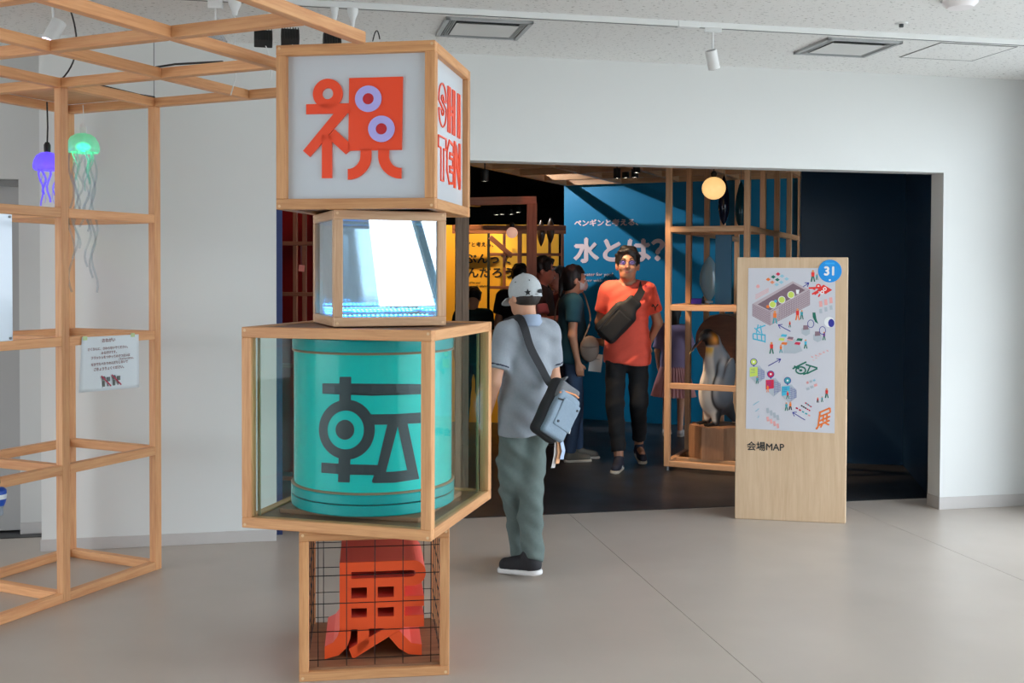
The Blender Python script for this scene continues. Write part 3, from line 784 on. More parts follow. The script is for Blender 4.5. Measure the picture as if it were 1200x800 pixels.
cc = [MS @ Vector((x, y, ZT + T + z)) for x, y, z in ((0.52, -0.65, 0.006), (0.58, -0.64, 0.012), (0.68, -0.64, 0.016), (0.8, -0.64, 0.012), (0.95, -0.64, 0.006))]
world_tube('canopy_cable', cc, 0.005, M_CABLE, 'short black cable lying on a canopy beam left of the lettered cube', 'cable')

# paper notice taped to the third rail
M_PAPER = mat('white_paper', (232, 238, 242), rough=0.7)
nx = Vector(MS.to_3x3() @ Vector((1, 0, 0)))
pl = MS @ Vector((0.004, 0, 0))
def fr_pt(x, y): return MS.inverted() @ on_plane(x, y, pl, nx)
tl, tr, br, bl = fr_pt(95.5, 395), fr_pt(162, 391.5), fr_pt(162.5, 453.5), fr_pt(91, 460)
nt = empty('paper_notice', MS @ TM(0.004, bl.y, bl.z), 'white paper notice with handwritten lines taped to the grid frame rail', 'notice')
MN = MS @ TM(0.004, bl.y, bl.z)
n_ = 14; vs_, fs_ = [], []
for iz in range(n_ + 1):
    for iy in range(n_ + 1):
        a_, c_ = iy / n_, iz / n_
        yy = (bl.y * (1 - a_) + br.y * a_) * (1 - c_) + (tl.y * (1 - a_) + tr.y * a_) * c_ - bl.y
        zz = (bl.z * (1 - a_) + br.z * a_) * (1 - c_) + (tl.z * (1 - a_) + tr.z * a_) * c_ - bl.z
        vs_.append((0.003 + 0.012 * (1 - c_) * (1 - c_) * math.sin(a_ * PI * 0.9 + 0.3), yy, zz))
for iz in range(n_):
    for iy in range(n_):
        q_ = iz * (n_ + 1) + iy; fs_.append((q_, q_ + 1, q_ + n_ + 2, q_ + n_ + 1))
mb = MB(); mb.add(vs_, fs_); sheet = mb.build('sheet', M_PAPER, nt, True)
sheet.modifiers.new('thick', 'SOLIDIFY').thickness = 0.0006
M_INK = mat('reddish_brown_ink', (146, 96, 96), rough=0.7)
wN = (tr.y - tl.y); hN = tl.z - bl.z
ON = Matrix.Translation((0.0172, 0, 0)) @ RIGHT
lines = [('おねがい', 0.50, 0.90, 0.030), ('さくひんに、さわらないでください。', 0.50, 0.76, 0.022), ('みるだけです。', 0.50, 0.68, 0.022), ('フラッシュをつかってのさつえいは', 0.52, 0.60, 0.022), ('ごえんりょください。', 0.80, 0.545, 0.015), ('なかでたべたりのんだりしないで', 0.50, 0.48, 0.022), ('ごきょうりょくください。', 0.50, 0.385, 0.024)]
ob = nt
for i, (s_, fx, fz, sz) in enumerate(lines):
    text_mesh('written_line', s_, sz * 0.74, M_INK, nt, Matrix.Translation((0.0168 if fz < 0.7 else 0.0105, fx * wN + 0.002, fz * hN - 0.004)) @ RIGHT, depth=0.0006, align='CENTER', bold=0.0003)
M_GREYINK = mat('grey_ink', (110, 116, 112), rough=0.7); M_REDINK = mat('red_ink', (190, 60, 90), rough=0.7)
for fx in (0.44, 0.62):
    mb = MB(); cx_ = fx * wN; cz_ = 0.17 * hN
    mb.cyl((0.0160, cx_ - 0.015, cz_ + 0.012), (0.0175, cx_ - 0.015, cz_ + 0.012), 0.011, n=10); mb.box(0.0160, 0.0172, cx_ - 0.022, cx_ - 0.008, cz_ - 0.03, cz_)
    mb.box(0.0160, 0.0172, cx_ + 0.004, cx_ + 0.026, cz_ - 0.006, cz_ + 0.016); mb.box(0.0160, 0.0172, cx_ + 0.008, cx_ + 0.012, cz_ - 0.03, cz_)
    pic = mb.build('pictogram', M_GREYINK, nt); pic['kind'] = 'stuff'
    mb = MB(); mb.add([(0.018, cx_ - 0.034, cz_ + 0.022), (0.018, cx_ - 0.030, cz_ + 0.028), (0.018, cx_ + 0.034, cz_ - 0.028), (0.018, cx_ + 0.030, cz_ - 0.034)], [(0, 1, 2, 3)])
    mb.build('red_bar', M_REDINK, nt)
for fx in (0.05, 0.95):
    MB().box(0.0045, 0.0052, fx * wN - 0.014 + (tl.y - bl.y) * (1 - fx), fx * wN + 0.014 + (tl.y - bl.y) * (1 - fx), hN - 0.016, hN + 0.004).build('tape', mat('pale_green_tape', (206, 226, 168), rough=0.5), nt)

# white board bolted in the nearest bay
wb_ = empty('white_info_board', MS @ TM(0.0, -A, 2 * A + T), 'glossy pale blue-white board bolted into the bay at the picture edge', 'board')
pT, pB = fr_pt(12.5, 251), fr_pt(14.5, 399)
y1 = (pT.y + pB.y) / 2 + A; y0 = -A - 0.02
MB().cbox(0.004, 0.010, y0, y1, pB.z - 2 * A - T, pT.z - 2 * A - T, 0.001).build('board_sheet', mat('pale_gloss_sheet', (206, 219, 233), rough=0.12, coat=0.5), wb_)
for z in (pB.z - 2 * A - T + 0.012, pT.z - 2 * A - T - 0.012):
    MB().cyl((0.009, y1 - 0.014, z), (0.015, y1 - 0.014, z), 0.006, n=10).build('bolt', M_WIREG, wb_)

# blue and white bottle hanging under the near rail
bt = empty('hanging_bottle', Matrix.Translation(at_y(-1.5, 604, 4.62)), 'blue and white plastic bottle hanging on a black strap under the rail', 'bottle')
MB().lathe([(0, 0), (0.016, 0.002), (0.020, 0.012), (0.018, 0.03), (0.024, 0.045)], 20).build('bottle_foot', mat('clear_grey_plastic', (150, 160, 170), rough=0.2), bt, True)
MB().lathe([(0.024, 0.045), (0.030, 0.062), (0.032, 0.075)], 20).build('bottle_band_lower', mat('royal_blue_plastic', (24, 78, 176), rough=0.3), bt, True)
MB().lathe([(0.032, 0.075), (0.034, 0.092), (0.033, 0.096)], 20).build('bottle_label', mat('white_label', (222, 228, 232), rough=0.4), bt, True)
MB().lathe([(0.033, 0.096), (0.033, 0.112), (0.022, 0.124), (0.008, 0.126), (0, 0.126)], 20).build('bottle_top', MATS['royal_blue_plastic'], bt, True)
MB().tube([(0, 0, 0.124), (0.004, 0, 0.145), (0.002, 0, 0.17), (0, 0, 0.19)], 0.004, 6).build('strap', M_CABLE, bt, True)

# jellyfish lamps ------------------------------------------------------------------
def jelly(loc, rad, hgt, colr, glow, cord_m, label, z_top, energy, long_strands, seed):
    e = empty('jellyfish_lamp', Matrix.Translation(loc), label, 'lamp', 'jellyfish lamps')
    rg = random.Random(seed)
    m_bell = mat('bell_' + colr, glow[0], rough=0.3, emit=glow[1], estr=glow[2], trans=0.0, alpha=0.72)
    bell = MB(); n = 40; prof = [(0.10, 1.0), (0.45, 0.94), (0.75, 0.74), (0.93, 0.42), (1.0, 0.12), (0.98, -0.10), (0.90, -0.20)]
    vs, fs = [], []
    for (r_, z_) in prof:
        for i in range(n):
            a = 2 * PI * i / n; rr_ = r_ * rad * (1 + (0.035 * math.cos(10 * a) if r_ > 0.3 else 0)) 
            vs.append((rr_ * math.cos(a), rr_ * math.sin(a), z_ * hgt))
    for k in range(len(prof) - 1):
        fs += [(k * n + i, k * n + (i + 1) % n, (k + 1) * n + (i + 1) % n, (k + 1) * n + i) for i in range(n)]
    bell.add(vs, fs).build('bell', m_bell, e, True)
    MB().lathe([(0.0, hgt * 1.0), (0.016, hgt), (0.017, hgt + 0.035), (0.010, hgt + 0.05), (0.0, hgt + 0.05)], 14).build('lamp_socket', M_WHITE if cord_m is not M_CABLE else M_CABLE, e, True)
    MB().tube([(0, 0, hgt + 0.05), (0.003, 0, (z_top - loc[2] + hgt) / 2), (0, 0, z_top - loc[2])], 0.0022 if cord_m is not M_CABLE else 0.004, 6).build('cord', cord_m, e, True)
    MB().sphere((0, 0, hgt * 0.15), rad * 0.36, 16, 10, (1.2, 1.2, 0.8)).build('bulb', mat('bulb_' + colr, glow[1], emit=glow[1], estr=glow[3]), e, True)
    m_arm = mat('arm_' + colr, glow[0], rough=0.3, emit=glow[1], estr=glow[2] * 0.8, alpha=0.55)
    for i in range(7):
        a = 2 * PI * i / 7 + rg.random(); r0 = rad * (0.5 + 0.4 * rg.random()); L = hgt * (1.5 + 1.2 * rg.random())
        pts = [(r0 * math.cos(a) * (1 - 0.35 * t) + 0.010 * math.sin(7 * t + i), r0 * math.sin(a) * (1 - 0.35 * t), -0.15 * hgt - L * t) for t in [k / 8 for k in range(9)]]
        MB().ribbon(pts, (math.sin(a) + .2, math.cos(a), 0), 0.010 * (1.2 if i % 2 else 0.8), 0.001).build('tentacle', m_arm, e)
    m_str = pane_mat('clear_film', (240, 244, 246), 0.05, 0.15, 0.07, (235, 240, 245))
    for i in range(long_strands):
        a = 2 * PI * i / long_strands + 0.4 * rg.random(); r0 = rad * (0.25 + 0.55 * rg.random()); L = hgt * (4.5 + 5.0 * rg.random())
        ph = rg.random() * 6
        pts = [(r0 * math.cos(a) + 0.012 * math.sin(16 * t + ph), r0 * math.sin(a) + 0.012 * math.cos(14 * t + ph), -0.15 * hgt - L * t) for t in [k / 22 for k in range(23)]]
        MB().ribbon(pts, (1, 0.2, 0), 0.011, 0.0006).build('clear_strand', m_str, e)
    point('jellyfish_glow_' + colr, Vector(loc) + Vector((0, 0, 0.0)), energy, lin(glow[1]), 0.04)
zcan = ZT
jelly(at_y(97.5, 175, 5.60), 0.083, 0.085, 'green', ((176, 214, 202), (20, 235, 160), 0.13, 6.0), M_WHITE, 'green glowing jellyfish lamp with clear strands hung beside the frame post', zcan, 0.6, 8, 4)
jelly(at_y(55.5, 196, 5.50), 0.070, 0.080, 'purple', ((130, 110, 225), (92, 62, 255), 0.75, 3.0), M_CABLE, 'purple glowing jellyfish lamp on a black cord in the grid frame', zcan, 0.5, 0, 9)

# ------------------------------------------------------------------ spotlights on the lobby track
M_LENS = mat('lamp_lens', (60, 62, 64), rough=0.2)
def track_pos(s, t=-1.08): return MW @ Vector((s, t, Z_CEIL - 0.03))
def can_spot(px, py, s, aim, label, lit=None, lens_up=False, length=0.10, rad=0.032, t=-1.08):
    top = track_pos(s, t); c = at_y(px, py, top.y)
    e = empty('track_spotlight', Matrix.Translation(top), label, 'spotlight', 'spotlights on the lobby track')
    MB().cbox(-0.045, 0.045, -0.016, 0.016, -0.022, 0.0).build('track_adapter', M_WHITE, e)
    d = c - top; aim = Vector(aim).normalized()
    MB().cyl((0, 0, -0.02), (d.x, d.y, d.z + 0.03), 0.006, n=10).build('stem', M_WHITE, e, 40)
    p0 = d - aim * length / 2; p1 = d + aim * length / 2
    MB().cyl(p0, p1, rad, rad * 0.98, 24).build('spot_barrel', M_WHITE, e, 40)
    MB().cyl(p1 - aim * 0.004, p1 + aim * 0.0015, rad * 0.84, n=24).build('spot_lens', lit or M_LENS, e, 40)
    MB().cyl(p0 + aim * 0.004, p0 - aim * 0.0015, rad * 0.8, n=24).build('spot_rear_cap', mat('grey_cap', (150, 150, 152), rough=0.4), e, 40)
can_spot(835, 70, 2.30, (0.25, 0.3, -0.9), 'white can spotlight hanging on the track above the opening')
can_spot(63, 37, -1.04, (-0.30, -0.35, -0.85), 'white can spotlight with a lit lens above the grid frame', lit=mat('lit_lens', (255, 245, 255), emit=(230, 215, 255), estr=5.0), length=0.115, rad=0.035, t=-0.95)
def flood(px, py, s, label, hide=False):
    top = track_pos(s); c = at_y(px, py, top.y); d = c - top
    e = empty('black_floodlight', Matrix.Translation(top), label, 'floodlight', 'ribbed black floodlights on the lobby track')
    MB().lathe([(0.0, -0.06), (0.010, -0.06), (0.018, -0.02), (0.022, 0.0), (0.0, 0.0)], 14).build('track_adapter', M_WHITE, e, 40)
    MB().cyl((0, 0, -0.05), (0, 0, d.z + 0.03), 0.005, n=8).build('stem', M_WHITE, e, 40)
    Mx = Matrix.Translation(d) @ Matrix.Rotation(0.25, 4, 'Z') @ Matrix.Rotation(-0.5, 4, 'X')
    MB().cbox(-0.044, 0.044, -0.03, 0.03, -0.032, 0.032, 0.003).build('lamp_housing', mat('black_metal', (38, 40, 40), rough=0.5), e, M=Mx)
    for i in range(7):
        x = -0.039 + i * 0.013
        MB().box(x - 0.002, x + 0.002, -0.037, -0.028, -0.034, 0.034).build('cooling_fin', MATS['black_metal'], e, M=Mx)
    pts = bez(d + Vector((0.01, 0, -0.03)), d + Vector((0.05, 0.02, -0.12)), d + Vector((0.03, 0.02, -0.2)))
    MB().tube(pts, 0.003, 6).build('lamp_cord', M_WHITE, e, True)
flood(308.5, 45.5, -0.015, 'ribbed black floodlight on the track, leftmost of three')
flood(340, 44, 0.105, 'ribbed black floodlight just left of the lettered cube, middle of three')
flood(389, 49, 0.30, 'ribbed black floodlight half hidden by the lettered cube, rightmost of three')
top = track_pos(-0.27); c = at_y(254, 41, top.y); d = c - top
e = empty('glass_reflector_lamp', Matrix.Translation(top), 'clear glass bell lamp hanging from the track over the canopy', 'lamp')
MB().cbox(-0.035, 0.035, -0.016, 0.016, -0.035, 0.0).build('track_adapter', M_WHITE, e)
MB().cyl((0, 0, -0.03), (0, 0, d.z + 0.02), 0.005, n=8).build('stem', M_WHITE, e, 40)
MB().lathe([(0.012, d.z + 0.03), (0.02, d.z + 0.02), (0.045, d.z - 0.012), (0.055, d.z - 0.03), (0.053, d.z - 0.032), (0.018, d.z + 0.012)], 28).build('glass_bell', pane_mat('bell_glass', (240, 244, 246), 0.25, 0.05, 0.25, (235, 238, 240)), e, True)
top = track_pos(-0.18)
e = empty('track_plug', Matrix.Translation(top), 'white tapered track plug with a thin cord beside the glass bell lamp', 'track plug')
MB().lathe([(0.0, -0.065), (0.012, -0.065), (0.016, -0.04), (0.03, -0.012), (0.032, 0.0), (0.0, 0.0)], 16).build('plug_body', M_WHITE, e, 40)
MB().tube([(0, 0, -0.06), (0.0, 0, -0.2), (0.005, 0, -0.36), (-0.02, 0, -0.45)], 0.003, 6).build('cord', M_WHITE, e, True)
top = track_pos(0.39)
e = empty('track_plug', Matrix.Translation(top), 'white tapered track plug above the lettered cube', 'track plug')
MB().lathe([(0.0, -0.10), (0.006, -0.10), (0.014, -0.05), (0.026, -0.02), (0.028, 0.0), (0.0, 0.0)], 16).build('plug_body', M_WHITE, e, 40)
MB().tube(bez((0.10, 0, -0.16), (0.12, 0, -0.06), (0.135, 0, -0.15)), 0.003, 6).build('cord_loop', M_CABLE, e, True)
# ------------------------------------------------------------------ gallery: timber frame with canopy
AI = 0.635; TI = 0.046; Z0 = 0.035
W_IN = wood('gallery_timber', (226, 176, 132), (198, 144, 100))
gf = empty('penguin_display', MF, 'tall timber display frame with shelf and slatted canopy in the opening', 'frame')
h = TI / 2
ZTOP = Z0 + 4 * AI
for i, k in ((0, 0), (1, 0), (1, 1), (1, 2), (1, 3), (1, 4), (0, 1), (0, 2), (0, 3), (0, 4)):
    beam('post', (i * AI + h, k * AI + h, Z0), (i * AI + h, k * AI + h, ZTOP), TI, TI, W_IN, gf, up=(0, 1, 0))
    MB().cyl((i * AI + h, k * AI + h, 0), (i * AI + h, k * AI + h, Z0), 0.014, n=10).build('levelling_foot', M_WIREG, gf)
for lv in range(4):
    z = Z0 + lv * AI + h
    beam('rail', (TI, h, z), (AI, h, z), TI * .98, TI, W_IN, gf)
    if lv in (0, 3): beam('rail', (TI, AI + h, z), (AI, AI + h, z), TI * .98, TI, W_IN, gf)
    for k in range(4 if lv in (0, 3) else 1):
        if lv != 1: beam('rail', (h, k * AI + TI, z), (h, (k + 1) * AI, z), TI * .98, TI, W_IN, gf)
    if lv in (0, 3):
        for k in range(4): beam('rail', (AI + h, k * AI + TI, z), (AI + h, (k + 1) * AI, z), TI * .98, TI, W_IN, gf)
# shelf boards
MB().cbox(0.005, AI + TI - 0.005, TI + .001, AI, Z0 + 3 * AI + 0.030, Z0 + 3 * AI + TI).build('shelf_board', W_IN, gf)
MB().cbox(TI + 0.002, AI - 0.002, 0.20, AI * 0.75, Z0 + 2 * AI + 0.032, Z0 + 2 * AI + TI).build('shelf_board', W_IN, gf)
MB().cbox(TI + 0.002, AI - 0.002, AI * 2 + TI, AI * 3, Z0 + 2 * AI - 0.10, Z0 + 2 * AI - 0.085).build('shelf_board', W_IN, gf)
for k in (2, 3): beam('rail', (TI, k * AI + h, Z0 + 2 * AI - 0.123), (AI, k * AI + h, Z0 + 2 * AI - 0.123), TI * .98, TI, W_IN, gf)
# canopy over the way in
for i in range(-3, 2):
    beam('canopy_beam', (i * AI + h, -0.9 * AI, ZTOP + 0.035), (i * AI + h, 4 * AI + TI, ZTOP + 0.035), TI, 0.07, W_IN, gf)
for k in range(0, 5):
    for i in range(-3, 1):
        beam('canopy_beam', (i * AI + TI, k * AI + h, ZTOP + 0.035), ((i + 1) * AI, k * AI + h, ZTOP + 0.035), TI, 0.07, W_IN, gf)

# blue wall of the penguin display, with its title
M_BLUE = mat('blue_display_panel', (4, 124, 168), rough=0.45, var=0.02, scale=1.5)
bw = MB(); bw.box(-3 * AI, AI + TI, 4 * AI + TI + 0.002, 4 * AI + TI + 0.05, 0, ZTOP + 0.0)
bw_o = struct('wall_blue', bw, M_BLUE, MF)
M_TXT = mat('pale_pink_lettering', (240, 214, 214), rough=0.6)
yB = 4 * AI + TI + 0.002
nB = MF.to_3x3() @ Vector((0, -1, 0)); pB_ = MF @ Vector((0, yB, 0))
def bl_pt(x, y): return MF.inverted() @ on_plane(x, y, pB_, nB)
def wall_text(name, s, x0, x1, yb, yt, bold, parent=None, m=M_TXT, pt=bl_pt, ywall=yB, Mw=MF, depth=0.006):
    """lettering on a wall, spanning picture columns x0..x1 with its baseline at yb"""
    a, b_ = pt(x0, yb), pt(x1, yb); hh = pt(x0, yt).z - a.z
    o = text_mesh(name, s, hh * 1.08, m, parent, Matrix.Translation((a.x, ywall - 0.003, a.z)) @ FRONT, depth=depth, bold=bold)
    wd = max(v.co.x for v in o.data.vertices) - min(v.co.x for v in o.data.vertices)
    k = (b_.x - a.x) / wd; mn = min(v.co.x for v in o.data.vertices)
    for v in o.data.vertices: v.co.x = (v.co.x - mn) * k
    return o
wall_text('title_lettering', 'ペンギンと考える、', 673, 748, 264.5, 257, 0.003, bw_o)
wall_text('title_lettering', '水とは？', 672, 779, 304.5, 277, 0.012, bw_o)
wall_text('title_lettering', 'What is water for you?', 662.5, 718.5, 323, 318, 0.0, bw_o)
wall_text('title_lettering', "Let's discover with penguins", 662.5, 728, 330, 325, 0.0, bw_o)

# globe lamp
def globe(loc, r, z_top, label, colr, estr, cat='lamp'):
    e = empty('globe_lamp', Matrix.Translation(loc), label, cat, 'globe pendant lamps in the gallery')
    MB().sphere((0, 0, 0), r, 32, 20, (1, 1, 0.96)).build('glass_globe', mat('opal_globe_%d' % int(r * 1000), (250, 226, 180), rough=0.4, emit=colr, estr=estr), e, True)
    MB().lathe([(0.02, r * 0.94), (0.026, r * 0.94 + 0.03), (0.012, r * 0.94 + 0.05), (0, r * 0.94 + 0.05)], 16).build('lamp_cap', M_BLACK, e, True)
    MB().cyl((0, 0, r * 0.94 + 0.04), (0, 0, z_top - loc[2]), 0.004, n=8).build('cord', M_CABLE, e, True)
gl_ = MF @ Vector((0.285, 0.30, 0)); gl_ = at_y(836.5, 220.5, gl_.y)
globe(gl_, 0.097, ZTOP, 'warm glowing globe lamp hanging in the penguin display frame', (255, 205, 130), 0.95)

# drops, blue board and small things on the shelves
M_DROP = mat('dark_blue_glass', (22, 34, 62), rough=0.12)
def drop(px, y0, y1, Yw, wd, label, m):
    t_, b_ = at_y(px, y0, Yw), at_y(px, y1, Yw); L = t_.z - b_.z
    e = empty('water_drop', Matrix.Translation(b_), label, 'hanging drop', 'hanging glass drops')
    prof = [(0.0, 0)] + [(wd / 2 * math.sin(PI * min(1, (t * 0.96) ** 0.75)) ** 0.9, L * t) for t in [k / 16 for k in range(1, 16)]] + [(0.0, L)]
    MB().lathe(prof, 20).build('drop_body', m, e, True)
    MB().cyl((0, 0, L - .005), (0, 0, ZTOP - b_.z), 0.0015, n=6).build('thread', M_WIREG, e)
drop(848, 205, 264, 9.35, 0.10, 'dark blue glass drop hanging beside the globe lamp', M_DROP)
drop(868, 212, 268, 9.75, 0.11, 'dark teal glass drop hanging behind the frame post', mat('dark_teal_glass', (10, 70, 84), rough=0.12))
dd = at_y(831, 354, 9.05)
e = empty('glass_lens', Matrix.Translation(dd), 'tall clear glass lens standing on the display shelf', 'glass object')
mb = MB(); mb.lathe([(0.0, 0.0)] + [(0.085 * math.sin(PI * t) ** 0.8, 0.40 * t) for t in [k / 16 for k in range(1, 16)]] + [(0.0, 0.40)], 28)
for v in range(len(mb.v)): mb.v[v] = (mb.v[v][0], mb.v[v][1] * 0.35, mb.v[v][2])
mb.build('lens_body', mat('bright_glass', (190, 225, 235), rough=0.05, trans=0.6), e, True)
MB().cbox(-0.03, 0.03, -0.02, 0.02, -0.006, 0.012).build('lens_foot', M_WHITE, e)
Mb = MF @ TM(0.33, 0.26, 0)
pA, pC = at_y(839, 275, Mb.translation.y + 0.1), at_y(857, 357, Mb.translation.y + 0.1)
e = empty('blue_board', Matrix.Translation(((pA.x + pC.x) / 2, pA.y, pC.z)) @ Matrix.Rotation(-TH_G, 4, 'Z'), 'narrow dark blue upright board between the frame shelves', 'board')
MB().cbox(-0.068, 0.068, -0.012, 0.012, 0, pA.z - pC.z).build('board_sheet', mat('deep_blue_board', (12, 92, 128), rough=0.4), e)
zs = Z0 + 2 * AI + TI
q_ = at_y(817, 352, 8.85)
e = empty('purple_box', Matrix.Translation((q_.x, q_.y, zs)) @ Matrix.Rotation(-TH_G, 4, 'Z'), 'small purple box on the middle shelf of the penguin display', 'box')
MB().cbox(-0.045, 0.045, -0.03, 0.03, 0, 0.040).build('box_body', mat('violet_card', (84, 52, 190), rough=0.5), e)
MB().cbox(-0.046, 0.046, -0.031, 0.031, 0.040, 0.048).build('box_lid', mat('violet_card_dark', (64, 40, 160), rough=0.5), e)
q_ = at_y(824, 352, 8.80)
e = empty('dark_figurine', Matrix.Translation((q_.x, q_.y, zs)), 'tiny dark figurine beside the purple box on the shelf', 'figurine')
MB().lathe([(0.0, 0), (0.014, 0.0), (0.012, 0.03), (0.008, 0.04), (0.011, 0.05), (0.008, 0.062), (0, 0.066)], 14).build('figure_body', M_CABLE, e, True)
MB().cyl((0, 0, -0.0), (0, 0, 0.003), 0.018, n=16).build('figure_base', M_WHITE, e)
# a blue and white fish model on the rear shelf
q_ = MF @ Vector((0.40, 2.5 * AI, Z0 + 2 * AI - 0.085))
e = empty('fish_model', Matrix.Translation((q_.x - 0.02, q_.y, q_.z)) @ Matrix.Rotation(-0.3, 4, 'Z'), 'blue and white fish model on the rear shelf behind the penguin', 'model')
mb = MB(); mb.sphere((0, 0, 0.045), 0.16, 24, 14, (1.0, 0.35, 0.27)); mb.build('fish_body', mat('cyan_fish', (40, 170, 205), rough=0.3), e, True)
mb = MB(); mb.sphere((0.01, -0.006, 0.032), 0.15, 24, 14, (0.98, 0.35, 0.2)); mb.build('fish_belly', M_WHITE, e, True)
MB().prism([(0.12, 0.03), (0.24, 0.10), (0.21, 0.045), (0.24, -0.005)], -0.006, 0.006).build('fish_tail', MATS['cyan_fish'], e, M=FRONT)
# round brown board behind the penguin
q_ = at_y(846, 399, 9.55)
e = empty('round_board', Matrix.Translation((q_.x, q_.y, 0)) @ Matrix.Rotation(-0.25, 4, 'Z'), 'round brown board on a stand behind the penguin', 'board')
MB().lathe([(0, -0.012), (0.235, -0.012), (0.238, 0), (0.235, 0.012), (0, 0.012)], 48).build('disc', wood('round_board_wood', (120, 74, 50), (98, 56, 38), stretch=(1.5, 6, 6)), e, 30, M=Matrix.Translation((0, 0, q_.z)) @ FRONT)
MB().cbox(-0.02, 0.02, 0.013, 0.04, 0.012, q_.z + 0.1).build('stand_post', W_IN, e)
MB().cbox(-0.14, 0.14, -0.06, 0.12, 0, 0.014).build('stand_base', W_IN, e)

# plinth and penguin are built later; yellow display -------------------------------
M_YEL = mat('yellow_display_panel', (238, 172, 48), rough=0.5, var=0.03, scale=1.2)
MY = Matrix.Translation((-0.72, 11.35, 0)) @ Matrix.Rotation(-0.10, 4, 'Z')
yw = struct('wall_yellow', MB().box(-0.9, 1.22, 0, 0.05, 0, 2.12), M_YEL, MY)
nY = MY.to_3x3() @ Vector((0, -1, 0)); pY = MY @ Vector((0, 0, 0))
def ye_pt(x, y): return MY.inverted() @ on_plane(x, y, pY, nY)
M_INKD = mat('black_lettering', (30, 24, 20), rough=0.6)
wall_text('title_lettering', 'クラゲと考える、', 534, 578, 288.5, 283, 0.0012, yw, M_INKD, ye_pt, 0.0, MY)
wall_text('title_lettering', 'じぶんって', 534, 599, 307.5, 296, 0.003, yw, M_INKD, ye_pt, 0.0, MY)
wall_text('title_lettering', 'なんだろう？', 534, 611, 324, 312, 0.003, yw, M_INKD, ye_pt, 0.0, MY)
wall_text('title_lettering', 'What is the self for you?', 534, 563, 332, 329, 0.0, yw, M_INKD, ye_pt, 0.0, MY)
wall_text('title_lettering', "Let's discover with jellyfish", 534, 572, 336, 333, 0.0, yw, M_INKD, ye_pt, 0.0, MY)
W_RED = wood('reddish_timber', (150, 92, 66), (118, 66, 46))
yf = empty('jellyfish_display', Matrix.Translation(at_z(590, 520, 0)), 'timber display frame in front of the yellow wall', 'frame')
oy = yf.matrix_world.translation
def yv(px, z, Y): p = at_y(px, 300, Y); return Vector((p.x, p.y, z)) - oy
for px, Y, wd in ((572.5, 11.0, 0.026), (591, 11.1, 0.03), (609, 11.0, 0.045), (644, 11.05, 0.03), (659, 11.0, 0.03)):
    beam('post', yv(px, 0.0, Y), yv(px, 2.02, Y), wd, 0.045, W_RED if px > 580 else M_DARKWALL, yf, up=(0, 1, 0))  # leftmost post in charcoal: its backlit darkness is put into the colour
beam('post', yv(623, 0, 9.35), yv(623, 2.22, 9.35), 0.09, 0.09, W_RED, yf, up=(0, 1, 0))
for z_, Y in ((1.80, 11.0), (1.455, 11.0)):
    beam('rail', yv(572, z_, Y), yv(660, z_, Y + 0.02), 0.03, 0.03, W_RED, yf)
for z_, Y in ((2.04, 11.0), (2.06, 10.6)):
    beam('rail', yv(530, z_, Y), yv(663, z_, Y), 0.045, 0.05, W_RED, yf)
beam('canopy_beam', yv(500, 2.22, 9.25), yv(628, 2.25, 9.35), 0.06, 0.07, W_RED, yf)
beam('canopy_beam', yv(500, 2.29, 10.4), yv(626, 2.26, 9.42), 0.05, 0.06, W_RED, yf)
beam('canopy_beam', yv(520, 2.2, 8.9), yv(560, 2.3, 10.6), 0.05, 0.06, W_RED, yf)
beam('brace', yv(574, 1.98, 10.97), yv(600, 1.78, 11.0), 0.03, 0.05, W_RED, yf)
globe(at_y(600, 272.5, 10.2), 0.055, 2.1, 'small pinkish white globe lamp before the yellow wall', (255, 190, 170), 0.55)
for px, yy in ((645, 272), (634, 275)):
    e_ = at_y(px, yy + 14, 10.9)
    en = empty('dark_lens', Matrix.Translation(e_), 'dark leaf-shaped hanging piece before the yellow wall, ' + ('right of the reddish post' if px > 640 else 'against the reddish post'), 'hanging piece', 'dark hanging pieces')
    mb = MB(); mb.lathe([(0, 0)] + [(0.042 * math.sin(PI * t) ** 0.8, 0.28 * t) for t in [k / 12 for k in range(1, 12)]] + [(0, 0.28)], 18); mb.build('leaf_body', mat('dark_amber', (70, 44, 22), rough=0.3), en, True)
    MB().cyl((0, 0, 0.27), (0, 0, 2.04 - e_.z), 0.0015, n=6).build('thread', M_WIREG, en)
# knotty pale post just inside the opening
pk = at_y(541, 400, 7.75)
kp = empty('knotty_post', Matrix.Translation((pk.x, pk.y, 0)) @ Matrix.Rotation(0.1, 4, 'Z'), 'grey-brown knotty timber post just inside the opening behind the tower', 'post')
beam('post_half', (-0.024, 0, 0.012), (-0.024, 0, 2.9), 0.049, 0.06, wood('weathered_timber', (142, 118, 98), (108, 86, 70)), kp, up=(0, 1, 0))
beam('post_half', (0.026, 0, 0.012), (0.026, 0, 2.9), 0.049, 0.06, MATS['weathered_timber'], kp, up=(0, 1, 0))
MB().cbox(-0.06, 0.06, -0.045, 0.045, 0, 0.012).build('post_shoe', M_BLACK, kp)

